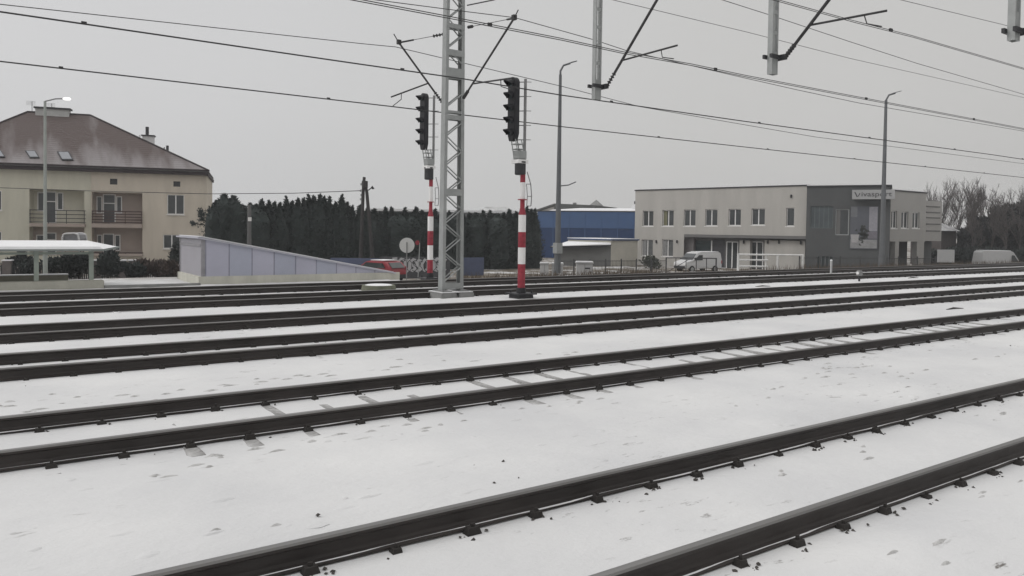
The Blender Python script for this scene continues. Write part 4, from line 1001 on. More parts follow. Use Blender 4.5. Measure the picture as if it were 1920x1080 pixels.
m = MB(); m.hexa([Bk.pt(a + W_ * .07, z0 + H_ * .15, .107), Bk.pt(a + W_ * .28, z0 + H_ * .15, .107), Bk.pt(a + W_ * .28, z0 + H_ * .15, .116), Bk.pt(a + W_ * .07, z0 + H_ * .15, .116), Bk.pt(a + W_ * .02, z0 + H_ * .34, .107), Bk.pt(a + W_ * .34, z0 + H_ * .34, .107), Bk.pt(a + W_ * .34, z0 + H_ * .34, .116), Bk.pt(a + W_ * .02, z0 + H_ * .34, .116)]); m.build('poster_pot', mat('pot_pale', (.34, .33, .33), .5), ps)
random.seed(5); m = MB()
for k in range(60):
    cx = a + W_ * (.47 + random.gauss(0, .07)); cz_ = z0 + H_ * (.34 + random.gauss(0, .08)); s = .12
    m.add([Bk.pt(cx - s, cz_, .109), Bk.pt(cx + s, cz_ - s * .5, .109), Bk.pt(cx + random.uniform(-s, s), cz_ + s * 1.6, .109)], [(0, 1, 2)])
m.build('poster_plant', mat('poster_plant', (.045, .048, .045), .6), ps)
# shop sign with lettering
SG = Face(1511, 73.6, 1668, 70.4)
a, b_, z0, z1 = SG.rect(1598, 356, 1678, 373.5)
sg = MB().fbox(SG, a, b_, z0, z1, -.3, .25).build('shop_sign', mat('sign_white', (.33, .33, .33), .5, .04, 2), off_)
def text_on(F, txt, q0, q1, z0, z1, off, mt, parent, name):
    c = bpy.data.curves.new(name, 'FONT'); c.body = txt; c.extrude = .01; o = bpy.data.objects.new(name, c); COL.objects.link(o)
    dg_ = bpy.context.evaluated_depsgraph_get(); me = bpy.data.meshes.new_from_object(o.evaluated_get(dg_)); COL.objects.unlink(o); bpy.data.objects.remove(o)
    xs_ = [v.co.x for v in me.vertices]; ys_ = [v.co.y for v in me.vertices]; x0, x1, y0, y1 = min(xs_), max(xs_), min(ys_), max(ys_)
    o0 = ORI[parent.name]
    for v in me.vertices:
        q = q0 + (q1 - q0) * (v.co.x - x0) / (x1 - x0); z = z0 + (z1 - z0) * (v.co.y - y0) / (y1 - y0); p = F.pt(q, z, off + (v.co.z > 0) * .02) - o0; v.co = p
    me.materials.append(mt); t = bpy.data.objects.new(name, me); COL.objects.link(t); t.parent = parent; return t
INK = mat('sign_ink', (.045, .045, .05), .6, .1, 3)
zc0, zc1 = z0 + (z1 - z0) * .24, z0 + (z1 - z0) * .76
L_ = b_ - a
# tall slanting V stroke mark, then the rest of the name
m = MB(); k = a + L_ * .05
for u0, u1, v0, v1, w_ in ((.0, .06, 1, 0, .03), (.125, .085, .8, .1, .022)):
    m.hexa([SG.pt(k + L_ * u1 - .0, zc0 + (zc1 - zc0) * v1, .251), SG.pt(k + L_ * (u1 + w_), zc0 + (zc1 - zc0) * v1, .251), SG.pt(k + L_ * (u1 + w_), zc0 + (zc1 - zc0) * v1, .27), SG.pt(k + L_ * u1, zc0 + (zc1 - zc0) * v1, .27),
            SG.pt(k + L_ * u0, zc0 + (zc1 - zc0) * v0, .251), SG.pt(k + L_ * (u0 + w_), zc0 + (zc1 - zc0) * v0, .251), SG.pt(k + L_ * (u0 + w_), zc0 + (zc1 - zc0) * v0, .27), SG.pt(k + L_ * u0, zc0 + (zc1 - zc0) * v0, .27)])
m.build('lettering', INK, sg)
text_on(SG, 'ivasport', a + L_ * .225, a + L_ * .93, zc0 - (zc1 - zc0) * .2, zc1, .251, INK, sg, 'lettering')
# right wing
Wg = Face(1668, 74.5, 1735, 78.5); zw = Wg.hit(1700, 360)[1]; zwb = Wg.hit(1700, 453)[1]
ow = [Wg.rect(1690, 397, 1703, 428), Wg.rect(1711, 398, 1724, 428), Wg.rect(1671, 395, 1682, 428)]
wall(Wg, -.5, Wg.L, zwb, zw, [(*r_, .2) for r_ in ow], 'wing_wall', OW, off_, depth_back=10)
for r_ in ow: window(Wg, r_, -.18, off_, 2)
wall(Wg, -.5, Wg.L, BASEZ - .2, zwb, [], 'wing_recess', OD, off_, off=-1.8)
for x0, x1 in ((1678, 1685), (1719, 1732)): part(Wg, x0, 453, x1, 510, -.02, .5, 'column', OW, off_)
m = MB(); m.fbox(Wg, -.5, Wg.L + .1, zw + .003, zw + .12, -10, .08); m.build('parapet_cap', DKMET, off_); m = MB(); m.fbox(Wg, -.5, Wg.L, zw + .122, zw + .18, -10, .05); m.build('roof_snow', SNOW, off_)
An = Face(1735, 79, 1765, 80.5); za_ = An.hit(1750, 377)[1]; zab = An.hit(1750, 452)[1]
wall(An, 0, An.L, zab, za_, [], 'annex_wall', OW, off_, depth_back=6)
wall(An, 0, An.L, BASEZ - .2, zab, [], 'annex_base', OD, off_, off=-1)
m = MB()
for y_ in (387, 398, 408, 420, 433):
    a, z = An.hit(1737, y_, .03); b_, _ = An.hit(1763, y_, .03); m.fbox(An, a, b_, z - .06, z + .06, .005, .04)
m.build('wall_slats', OM, off_)
# small house with snowy roof right of the annex
hs = Face(1765, 96, 1800, 98); z0 = hs.hit(1780, 433)[1]; z1 = hs.hit(1780, 418)[1]
sh = thing('small_house', hs.pt(hs.L / 2, BASEZ, -2), 'small dark house with a snowy roof squeezed between the office and the trees', 'house')
MB().fbox(hs, 0, hs.L * .8, BASEZ, z0, -4, 0).build('wall', mat('dark_brown_wall', (.08, .07, .068), .9), sh)
q1_ = hs.hit(1794, 431)[0]
MB().hexa([hs.pt(-.4, z0, .5), hs.pt(q1_, z0, .5), hs.pt(q1_, z0, -4.5), hs.pt(-.4, z0, -4.5), hs.pt(.6, z1, -1.2), hs.pt(q1_ - 1.2, z1, -1.2), hs.pt(q1_ - 1.2, z1, -2), hs.pt(.6, z1, -2)]).build('roof', mat('roof_snowy_grey', (.14, .135, .14), .9, 0, 1.2, col2=(.5, .5, .5)), sh)
MB().fbox(hs, -.2, hs.L * .45, z1 - .3, hs.hit(1780, 404)[1], -4, -1.5).build('gable', mat('gable_grey', (.13, .12, .12), .9), sh)

# ------------------------------------------------------------------ blue warehouse and annex
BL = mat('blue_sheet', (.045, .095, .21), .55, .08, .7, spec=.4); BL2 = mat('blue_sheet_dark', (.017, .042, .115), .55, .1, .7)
Wa = Face(1008, 104, 1189, 100); zt1 = Wa.hit(1100, 397)[1]; zm_ = Wa.hit(1100, 428)[1]
wh = thing('blue_warehouse', Wa.pt(Wa.L / 2, BASEZ, -8), 'long blue sheet metal warehouse with a snowy flat roof', 'warehouse')
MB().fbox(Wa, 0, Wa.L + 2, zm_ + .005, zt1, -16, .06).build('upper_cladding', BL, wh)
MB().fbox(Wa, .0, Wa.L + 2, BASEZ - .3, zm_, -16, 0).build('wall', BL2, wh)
MB().fbox(Wa, -.1, Wa.L + 2, zt1 + .003, zt1 + .12, -16, .12).build('gutter', DKMET, wh)
p0 = [Wa.pt(1.5, zt1 + .123, .1), Wa.pt(Wa.L + 2, zt1 + .123, .1), Wa.pt(Wa.L + 2, zt1 + .123, -16), Wa.pt(1.5, zt1 + .123, -16)]
MB().hexa(p0 + [Wa.pt(2, zt1 + .25, 0), Wa.pt(Wa.L + 2, zt1 + .25, 0), Wa.pt(Wa.L + 2, zt1 + .95, -16), Wa.pt(2, zt1 + .95, -16)]).build('roof_snow', SNOW, wh)
m = MB()
for k in range(7): c = Wa.L * k / 6; m.fbox(Wa, c - .05, c + .05, BASEZ, zt1 - .05, .062, .09)
m.build('cladding_ribs', BL, wh)
for px in (1172,): MB().fbox(Wa, Wa.hit(px - 6, 388)[0], Wa.hit(px + 6, 388)[0], zt1 + .5, zt1 + 1.1, -9, -8).build('roof_vent', SNOW, wh)
# gabled hall behind
G = Face(1008, 128, 1120, 124)
gh_ = thing('gabled_hall', G.pt(G.L / 2, BASEZ, -6), 'pale gabled hall roof showing behind the blue warehouse', 'building')
za1 = G.hit(1008, 397)[1]; zap = G.hit(1040, 385)[1]; qg0 = G.hit(1008, 397)[0]; qg1 = G.hit(1040, 385)[0]; qg2 = G.hit(1119, 388)[0]
MB().hexa([G.pt(qg0, BASEZ, 0), G.pt(qg2, BASEZ, 0), G.pt(qg2, BASEZ, -12), G.pt(qg0, BASEZ, -12), G.pt(qg0, za1, 0), G.pt(qg2, za1, 0), G.pt(qg2, za1, -12), G.pt(qg0, za1, -12)]).build('wall', OB, gh_)
MB().add([G.pt(qg0, za1, 0), G.pt(qg1 * 2 - qg0, za1, 0), G.pt(qg1, zap - .1, 0)], [(0, 1, 2)]).build('gable', OB, gh_)
MB().hexa([G.pt(qg0 - .3, za1 + .0, .2), G.pt(qg1, zap, .2), G.pt(qg1, zap, -12), G.pt(qg0 - .3, za1, -12), G.pt(qg0 - .3, za1 + .3, .2), G.pt(qg1, zap + .3, .2), G.pt(qg1, zap + .3, -12), G.pt(qg0 - .3, za1 + .3, -12)]).hexa(
    [G.pt(qg1, zap - 1.2, .2), G.pt(qg2, zap - 1.4, .2), G.pt(qg2, zap - 1.4, -12), G.pt(qg1, zap - 1.2, -12), G.pt(qg1, zap + .3, .2), G.pt(qg2, zap + .0, .2), G.pt(qg2, zap + .0, -12), G.pt(qg1, zap + .3, -12)]).build('roof', mat('roof_dark_grey', (.09, .095, .09), .8, .2, .6), gh_)
a = G.hit(1063, 381); b_ = G.hit(1083, 381); MB().fbox(G, a[0], b_[0], zap, a[1] - .25, -4, -2).fbox(G, a[0], a[0] + .5, a[1] - .25, a[1] + .2, -3.5, -3).build('roof_box', CONCG, gh_)
a = G.hit(1108, 373); m = MB(); m.add([G.pt(a[0] - .95, a[1] - 1.0, -2), G.pt(a[0] + .95, a[1] - 1.0, -2), G.pt(a[0] + .95, a[1] - 1.0, -4), G.pt(a[0] - .95, a[1] - 1.0, -4), G.pt(a[0], a[1], -3)], [(0, 1, 4), (1, 2, 4), (2, 3, 4), (3, 0, 4), (0, 3, 2, 1)]); m.fbox(G, a[0] - .7, a[0] + .7, zap - .3, a[1] - 1.002, -3.7, -2.3); m.build('cupola', CONCG, gh_)
# distant low hall seen over the hedge
Dn = Face(690, 120, 990, 128); zz1 = Dn.hit(850, 398)[1]
dh = thing('distant_hall', Dn.pt(Dn.L / 2, BASEZ, -6), 'long low distant hall with a thin snowy roof over the hedge', 'building')
MB().fbox(Dn, 0, Dn.L, BASEZ, zz1, -12, 0).build('wall', mat('distant_wall', (.16, .16, .165), .9), dh)
MB().fbox(Dn, -.2, Dn.L, zz1 + .004, zz1 + .35, -12, .3).build('roof_snow', SNOW, dh)
Dr = Face(893, 140, 968, 140); zz2 = Dr.hit(930, 398)[1]; zr = Dr.hit(930, 387)[1]
rh = thing('distant_house', Dr.pt(Dr.L / 2, BASEZ, -4), 'distant house with a snow patched roof beyond the hedge, left of the nearer signal', 'house')
MB().fbox(Dr, 0, Dr.L, BASEZ, zz2, -8, 0).build('wall', OB, rh)
MB().hexa([Dr.pt(-.3, zz2, .4), Dr.pt(Dr.L + .3, zz2, .4), Dr.pt(Dr.L + .3, zz2, -8.4), Dr.pt(-.3, zz2, -8.4), Dr.pt(1.6, zr, -3.5), Dr.pt(Dr.L - 2, zr, -3.5), Dr.pt(Dr.L - 2, zr, -4.5), Dr.pt(1.6, zr, -4.5)]).build('roof', mat('roof_patchy', (.18, .18, .175), .9, 0, .5, col2=(.6, .6, .6)), rh)
# annex with shed roof
Ax = Face(1040, 80, 1146, 79); Ay = Face(1146, 79, 1196, 82)
ax = thing('annex_shed', Ax.pt(Ax.L / 2, BASEZ, -3), 'low beige and grey annex with a drooping snow covered roof, left of the office', 'shed')
zx = Ax.hit(1100, 462)[1]; zy = Ay.hit(1170, 451)[1]
MB().fbox(Ax, 0, Ax.L - .003, BASEZ - .2, zx, -5, 0).build('dark_wall', mat('annex_grey', (.15, .15, .145), .9, .1, 1), ax)
MB().fbox(Ay, .0, Ay.L, BASEZ - .2, zy, -6, 0).build('beige_wall', mat('annex_beige', (.42, .40, .35), .9, .08, 1), ax)
MB().fbox(Ay, -.1, Ay.L + .1, zy + .003, zy + .13, -6, .15).build('roof_edge', BL2, ax); MB().fbox(Ay, -.1, Ay.L + .1, zy + .132, zy + .2, -6, .1).build('roof_snow', SNOW, ax)
a0 = Ax.hit(1031, 462, .5)[0]; a1 = Ax.hit(1146, 460, .5)[0]; z_l = Ax.hit(1031, 462, .5)[1]; z_r = Ax.hit(1143, 459, .5)[1]; z_b = Ax.hit(1110, 449.5, -4)[1]
am = a0 + (a1 - a0) * .62
MB().add([Ax.pt(a0, z_l, .5), Ax.pt(am, z_l - .02, .5), Ax.pt(a1, z_r, .5), Ax.pt(a1, z_b, -4), Ax.pt(am, z_b, -4), Ax.pt(a0 + 1.5, z_b - .3, -4)] + [Ax.pt(a0, z_l - .12, .5), Ax.pt(am, z_l - .14, .5), Ax.pt(a1, z_r - .12, .5), Ax.pt(a1, z_b - .12, -4), Ax.pt(am, z_b - .12, -4), Ax.pt(a0 + 1.5, z_b - .42, -4)],
         [(0, 1, 4, 5), (1, 2, 3, 4), (6, 7, 10, 11), (7, 8, 9, 10), (0, 1, 7, 6), (1, 2, 8, 7), (2, 3, 9, 8), (3, 4, 10, 9), (4, 5, 11, 10), (5, 0, 6, 11)]).build('shed_roof', DKMET, ax)
up = Vector((0, 0, .005)); u2 = Vector((0, 0, .17))
MB().hexa([Ax.pt(a0 + .1, z_l, .45) + up, Ax.pt(a1 - .05, z_r, .45) + up, Ax.pt(a1 - .05, z_b, -3.9) + up, Ax.pt(a0 + 1.5, z_b - .3, -3.9) + up, Ax.pt(a0 + .3, z_l, .4) + u2 * .3, Ax.pt(a1 - .05, z_r, .4) + u2, Ax.pt(a1 - .05, z_b, -3.9) + u2, Ax.pt(a0 + 1.6, z_b - .3, -3.9) + u2]).build('roof_snow', SNOW, ax)

# ------------------------------------------------------------------ cabinets
CAB = mat('cabinet_grey', (.42, .42, .42), .6, .06, 3)
def cabinet(x0, y0, x1, y1, D, label, slot=True):
    F_ = Face(x0, D, x1, D); a, b_, z0, z1 = F_.rect(x0, y0, x1, y1); z0 = gh(F_.pt(a, 0).x, F_.pt(a, 0).y) - .05
    t = thing('electrical_cabinet', F_.pt((a + b_) / 2, z0, -.3), label, 'cabinet', 'pale cabinets beyond the tracks')
    MB().fbox(F_, a + .05, b_ - .05, z0, z1 - .1, -.6, 0).build('body', CAB, t, bevel=.03)
    MB().fbox(F_, a, b_, z1 - .1, z1 - .04, -.65, .06).build('lid', CAB, t, bevel=.015); MB().fbox(F_, a + .02, b_ - .02, z1 - .038, z1 + .03, -.63, .04).build('snow_cap', SNOW, t, bevel=.02)
    if slot: MB().fbox(F_, a + (b_ - a) * .5, a + (b_ - a) * .8, z1 - .42, z1 - .34, .003, .012).build('vent', DKMET, t)
    MB().fbox(F_, (a + b_) / 2 - .008, (a + b_) / 2 + .008, z0 + .1, z1 - .15, .003, .008).build('door_gap', DKMET, t)
cabinet(1080, 491, 1113, 517, 46, 'wide pale cabinet with rounded snowy lid, right of the tall lamp post')
cabinet(1012, 492.5, 1030, 515, 52, 'pale cabinet with snow on top, left of the tall lamp post', False)
cabinet(1034, 493, 1040, 515, 52, 'narrow pale cabinet right beside the foot of the tall lamp post', False)
cabinet(1048, 493.5, 1057, 515, 52, 'small pale cabinet just right of the foot of the tall lamp post', False)

# ------------------------------------------------------------------ vehicles
def prism(m, prof_, w0, w1, mi=0):   # profile in local x,z ; thickness along local y ; returns local verts
    k = len(prof_); m.add([(p[0], w0, p[1]) for p in prof_] + [(p[0], w1, p[1]) for p in prof_], [tuple(range(k)), tuple(range(k, 2 * k))[::-1]] + [(i, (i + 1) % k, k + (i + 1) % k, k + i) for i in range(k)], mi)
TYRE = mat('tyre', (.02, .02, .02), .9, .2, 5)
def vehicle(name, b, yaw, label, cat, paint, kind, scale=1.0):
    """local +x = front"""
    t = thing(name, b, label, cat); t.rotation_euler.z = yaw; ORI[t.name] = Vector((0, 0, 0))
    P = paint
    if kind == 'van':
        L0, L1, W = -2.2, 2.2, .9
        side = [(-2.2, .35), (-2.22, 1.0), (-2.12, 1.75), (-2.0, 1.86), (.35, 1.88), (.75, 1.78), (1.38, 1.12), (2.05, .98), (2.2, .78), (2.2, .35)]
        glassp = [(.2, 1.14), (.2, 1.62), (.62, 1.62), (1.15, 1.14)]; wheels = (-1.35, 1.45)
        shield = [(.80, 1.73), (1.36, 1.14)]; roofline = (-1.95, .3, 1.885)
    elif kind == 'panel':
        L0, L1, W = -2.8, 2.8, .98
        side = [(-2.8, .4), (-2.82, 1.3), (-2.72, 2.2), (-2.6, 2.3), (.95, 2.32), (1.25, 2.22), (2.0, 1.32), (2.65, 1.12), (2.8, .9), (2.8, .4)]
        glassp = [(.9, 1.35), (.9, 1.95), (1.2, 1.95), (1.75, 1.35)]; wheels = (-1.7, 1.9); shield = [(1.3, 2.15), (1.97, 1.35)]; roofline = (-2.5, .9, 2.325)
    else:
        L0, L1, W = -1.9, 1.9, .84
        side = [(-1.9, .35), (-1.95, .75), (-1.85, 1.0), (-1.5, 1.36), (-1.2, 1.44), (.0, 1.46), (.35, 1.38), (.95, 1.0), (1.7, .85), (1.9, .65), (1.9, .35)]
        glassp = [(-1.5, 1.0), (-1.25, 1.32), (.25, 1.34), (.75, 1.0)]; wheels = (-1.2, 1.2); shield = [(.38, 1.35), (.93, 1.02)]; roofline = (-1.25, .05, 1.465)
    m = MB(); k = len(side)
    def yv(p): # tumblehome
        return W - (.12 if p[1] > 1.3 else 0) * (p[1] - 1.0) / .9 - (.06 if p[1] < .5 else 0)
    m.add([(p[0], -yv(p), p[1]) for p in side] + [(p[0], yv(p), p[1]) for p in side], [tuple(range(k)), tuple(range(k, 2 * k))[::-1]] + [(i, (i + 1) % k, k + (i + 1) % k, k + i) for i in range(k)])
    bd = m.build('body', P, t, bevel=.04)
    for s in (-1, 1):
        m = MB(); prism(m, glassp, s * (W - .035), s * (W + .004)); m.build('side_window', GLASS, t)
        if kind == 'van': pass
    (xa, za), (xb, zb_) = shield; ww = W - .12
    n_ = Vector((za - zb_, 0, xb - xa)).normalized() * .03
    MB().hexa([(xa, -ww + .06, za), (xb, -ww - .02, zb_), (xb, ww + .02, zb_), (xa, ww - .06, za)] + [Vector(q) + n_ for q in ((xa, -ww + .06, za), (xb, -ww - .02, zb_), (xb, ww + .02, zb_), (xa, ww - .06, za))]).build('windscreen', GLASS, t)
    if kind != 'panel':
        zr_ = side[1][1]; MB().box((L0 - .06, -W + .18, side[1][1] + .18), (L0 + .18, W - .18, side[1][1] + (.55 if kind == 'van' else .42))).build('rear_window', GLASS, t) if kind == 'van' else MB().hexa([(-1.93, -.6, 1.02), (-1.93, .6, 1.02), (-1.8, .6, 1.02), (-1.8, -.6, 1.02), (-1.56, -.55, 1.36), (-1.56, .55, 1.36), (-1.45, .55, 1.36), (-1.45, -.55, 1.36)]).build('rear_window', GLASS, t)
    for wx_ in wheels:
        for s in (-1, 1):
            r_ = .31 if kind != 'panel' else .34
            wl_ = MB().tube([(wx_, s * (W - .16), r_), (wx_, s * (W + .02), r_)], r_, 20).build('wheel', TYRE, t)
            MB().tube([(wx_, s * (W + .021), r_), (wx_, s * (W + .035), r_)], r_ * .6, 14).build('rim', GALV, wl_)
    for s in (-1, 1):
        MB().box((L1 - .16, s * (W - .3) - .16, .68), (L1 + .015, s * (W - .3) + .16, .84)).build('headlight', WHITE, t, bevel=.03)
        MB().box((L0 - .06, s * (W - .09) - .06, .8), (L0 + .06, s * (W - .09) + .06, 1.1)).build('tail_light', RED, t, bevel=.01)
        MB().box((shield[1][0] - .25, s * (W + .12) - .09, shield[1][1] - .02), (shield[1][0] - .13, s * (W + .12) + .09, shield[1][1] + .16)).build('wing_mirror', DKMET, t, bevel=.02)
    MB().box((L1 - .1, -W + .12, .36), (L1 + .05, W - .12, .6)).build('front_bumper', DKMET, t, bevel=.03)
    MB().box((L0 - .06, -W + .1, .34), (L0 + .1, W - .1, .58)).build('rear_bumper', DKMET, t, bevel=.03)
    MB().box((roofline[0], -W + .2, roofline[2] + .003), (roofline[1], W - .2, roofline[2] + .05)).build('roof_snow', SNOW, t, bevel=.02)
    return t
SV = mat('van_white', (.52, .52, .52), .35, .04, 2, spec=.5)
CARR = mat('car_red', (.24, .016, .026), .3, .05, 2, spec=.5)
b = atD(1308, 506, 73); b.z = BASEZ - .08
lat = math.atan2(-cos(HEAD), sin(HEAD))
vehicle('white_van', b, lat + pi - R(-28), 'small white van parked nose left in front of the office entrance', 'van', SV, 'van')
b = atD(708, 521, 52); b.z = gh(b.x, b.y)
vehicle('red_car', b, lat + pi - R(35), 'red hatchback with a snowy roof parked behind the low end of the lilac enclosure', 'car', CARR, 'car')
b = atD(1873, 500, 78); b.z = BASEZ - .1 - .25
v = vehicle('parked_van', b, lat + R(4), 'larger pale van parked by the dark trees at the right edge', 'van', mat('van_grey', (.42, .42, .42), .5, .04, 1), 'panel'); v.scale = (.83, .83, 1.10)

# ------------------------------------------------------------------ yard fence, gate, rack, boards
FEN = mat('fence_metal', (.06, .06, .062), .7, .2, 3)
def bars(x0, D0, x1, D1, ytop, label, step, name='metal_fence', posts=5, mt=FEN, zt_=None):
    F_ = Face(x0, D0, x1, D1); ztp = F_.hit((x0 + x1) / 2, ytop)[1]; zb = BASEZ - .1
    t = thing(name, F_.pt(F_.L / 2, zb, 0), label, 'fence'); m = MB(); q = 0
    while q < F_.L: m.fbox(F_, q - .009, q + .009, zb + .15, ztp - .05, -.01, .01); q += step
    m.fbox(F_, 0, F_.L, ztp - .12, ztp - .08, -.013, .013); m.fbox(F_, 0, F_.L, zb + .2, zb + .24, -.013, .013); m.build('bars', mt, t)
    for k in range(posts): c = F_.L * k / (posts - 1); MB().fbox(F_, c - .035, c + .035, zb, ztp + .08, -.04, .04).build('fence_post', mt, t)
    return t
bars(1046, 62, 1250, 66, 487, 'thin dark metal fence in front of the annex and the snow left of the van', .13, posts=8)
bars(1500, 66, 1756, 70, 482, 'thin dark metal fence along the foot of the dark office block', .14, posts=8)
F_ = Face(1249, 66, 1345, 66); zt2 = F_.hit(1300, 483)[1]; zb2 = BASEZ - .1
t = thing('yard_gate', F_.pt(F_.L / 2, zb2), 'dark open gate frame standing in front of the small white van', 'gate')
m = MB(); m.fbox(F_, 0, .1, zb2, zt2, -.05, .05); m.fbox(F_, F_.L - .1, F_.L, zb2, zt2, -.05, .05); m.fbox(F_, .1, F_.L - .1, zt2 - .09, zt2, -.045, .045); m.build('gate_frame', FEN, t)
m = MB()
for k in range(1, 5): c = F_.L * k / 5; MB().fbox(F_, c - .03, c + .03, zb2, zt2 - .095, -.03, .03).build('gate_bar', FEN, t)
m.tube([F_.pt(F_.L * .02, zb2 + .3), F_.pt(F_.L * .46, zt2 - .15)], .03, 6); m.build('gate_brace', FEN, t)
# white tube rack
F_ = Face(1383, 66, 1507, 66); ra = F_.hit(1445, 477)[1]
t = thing('tube_barrier', F_.pt(F_.L / 2, zb2), 'white tubular barrier frame in front of the office ground floor', 'barrier'); m = MB()
for px in (1384, 1458, 1505): a = F_.hit(px, 490)[0]; m.tube([F_.pt(a, zb2), F_.pt(a, ra)], .1, 8)
m.build('upright', mat('barrier_white', (.62, .62, .61), .5), t); m = MB()
for y_, x1_ in ((477, 1507), (487, 1440), (499, 1440)):
    a = F_.hit(1383, y_); b_ = F_.hit(x1_, y_); m.tube([F_.pt(a[0], a[1]), F_.pt(b_[0], a[1])], .075, 8)
a = F_.hit(1436, 487); m.tube([F_.pt(a[0], zb2), F_.pt(a[0], ra)], .05, 8); m.build('crossbar', mat('barrier_white', (.62, .62, .61)), t)
# white boards
F_ = Face(1756, 72, 1790, 72); a, b_, z0, z1 = F_.rect(1757, 468, 1789, 492)
t = thing('blank_board', F_.pt((a + b_) / 2, BASEZ), 'blank pale rectangular board in front of the dark hedge', 'board')
MB().fbox(F_, a, b_, z0, z1, 0, .06).build('board', mat('board_grey', (.40, .40, .40), .5, .03, 3), t); MB().fbox(F_, a + .1, a + .2, BASEZ - .2, z1 - .1, -.1, -.003).fbox(F_, b_ - .2, b_ - .1, BASEZ - .2, z1 - .1, -.1, -.003).build('leg', FEN, t)
# low fence pillars on the left
PIL = mat('pillar_rough', (.14, .125, .12), .9, .2, 4, .3, 15)
F_ = Face(-20, 49, 345, 53); zf = F_.hit(180, 489)[1]
t = thing('yard_fence', F_.pt(F_.L / 2, BASEZ), 'dark slatted yard fence with snow capped pillars in front of the house', 'fence')
for px in (14, 97, 182, 228, 249): 
    a, _ = F_.hit(px, 488); p_ = MB().fbox(F_, a - .24, a + .24, BASEZ - .1, zf, -.24, .24).build('pillar', PIL, t); MB().fbox(F_, a - .3, a + .3, zf, zf + .07, -.3, .3).build('snow_cap', SNOW, p_, bevel=.01)
m = MB(); q = 0
while q < F_.L: m.fbox(F_, q, q + .085, BASEZ, zf - .25, -.02, .02); q += .12
m.fbox(F_, 0, F_.L, zf - .4, zf - .34, -.04, -.022); m.build('fence_slats', mat('slat_dark', (.05, .05, .052), .8, .2, 3), t)
# rounded white frame above the canopy
F_ = Face(110, 56, 150, 56); m = MB(); pts = []
for px, py in ((118, 470), (117, 446), (119, 440), (124, 438), (140, 437.5), (146, 440), (148, 448), (149, 470)): a = F_.hit(px, py); pts.append(F_.pt(a[0], a[1]))
for of in (0, -1.0): m.tube([p + F_.n * of for p in pts], .07, 8)
gs = thing('glazed_shelter', F_.pt(F_.L / 2, BASEZ), 'small rounded white frame with grey panes showing above the canopy roof', 'shelter')
m.build('frame', mat('shelter_frame', (.5, .5, .5), .5), gs)
P = [p - F_.n * .1 for p in pts]; k = len(P); P2 = [p - F_.n * .85 for p in P]
MB().add(P + P2, [(i, i + 1, k + i + 1, k + i) for i in range(k - 1)] + [tuple(range(k))]).build('panes', mat('shelter_pane', (.20, .20, .21), .3), gs)
l_ = MB()
for p in (pts[0], pts[-1]): l_.tube([Vector((p.x, p.y, BASEZ - .1)), p], .07, 8)
l_.build('legs', GALV, gs)

# ------------------------------------------------------------------ graffiti wall, blue walls
GW = Face(712, 56, 845, 57); z1 = GW.hit(780, 482)[1]
gw = thing('graffiti_wall', GW.pt(GW.L / 2, BASEZ), 'dark wall covered in black and white graffiti behind the red car', 'wall')
MB().fbox(GW, 0, GW.L, BASEZ - .1, z1, -.2, 0).build('wall_panel', mat('wall_dark', (.07, .07, .075), .8, .2, 2), gw)
random.seed(77); m = MB(); m2 = MB()
q = .35; gz0 = BASEZ + .55; gz1 = z1 - .08
while q < GW.L - .5:
    w_ = random.uniform(.30, .48); shp = random.choice(('S', 'O', 'U', 'N', 'T', 'C'))
    P_ = {'S': [(1, .9), (.5, 1), (0, .8), (.3, .55), (.8, .4), (1, .2), (.5, 0), (0, .12)], 'O': [(.5, 1), (0, .75), (0, .25), (.5, 0), (1, .25), (1, .75), (.5, 1)], 'U': [(0, 1), (0, .3), (.4, 0), (.9, .2), (1, 1)],
          'N': [(0, 0), (.05, 1), (.5, .5), (.95, 0), (1, 1)], 'T': [(0, .95), (1, 1), (.5, .95), (.55, .4), (.4, 0)], 'C': [(1, .85), (.5, 1), (0, .6), (.1, .2), (.6, 0), (1, .15)]}[shp]
    dz = random.uniform(-.06, .06); pts = [GW.pt(q + w_ * (u_ + .12 * (v_ - .5)), gz0 + dz + (gz1 - gz0 - .1) * v_, .02) for u_, v_ in P_]
    m.tube(pts, random.uniform(.10, .15), 5); m2.tube([p + GW.u * .13 - Vector((0, 0, .05)) for p in pts], .022, 4)
    q += w_ * random.uniform(.7, 1.0) + .12
def flat(mm, off):   # press strokes flat on the wall
    for v in mm.v:
        d = (v - GW.o).dot(GW.n); v -= GW.n * (d - off - (.004 if d > off + .02 else 0))
flat(m, .006); flat(m2, .012)
m.build('graffiti', mat('spray_white', (.42, .42, .43), .8, .1, 3), gw); m2.build('graffiti', mat('spray_black', (.02, .02, .02), .8), gw)
BW = mat('blue_board', (.085, .10, .16), .8, .12, 1.5)
f1 = Face(620, 56, 712, 56); z_ = f1.hit(660, 484)[1]
o = MB().fbox(f1, 0, f1.L - .01, BASEZ, z_, -.1, 0).build('board_fence', BW, loc=f1.pt(f1.L / 2, BASEZ)); tag(o, 'faded blue board fence above the lilac enclosure, left of the graffiti', 'fence')
f1 = Face(868, 60, 908, 61); z_ = f1.hit(888, 483)[1]
o = MB().fbox(f1, 0, f1.L, BASEZ, z_, -.1, 0).build('board_fence', BW, loc=f1.pt(f1.L / 2, BASEZ)); tag(o, 'faded blue board fence right of the lattice mast', 'fence')
# small things against the wall
bd = atD(745, 400, 54)

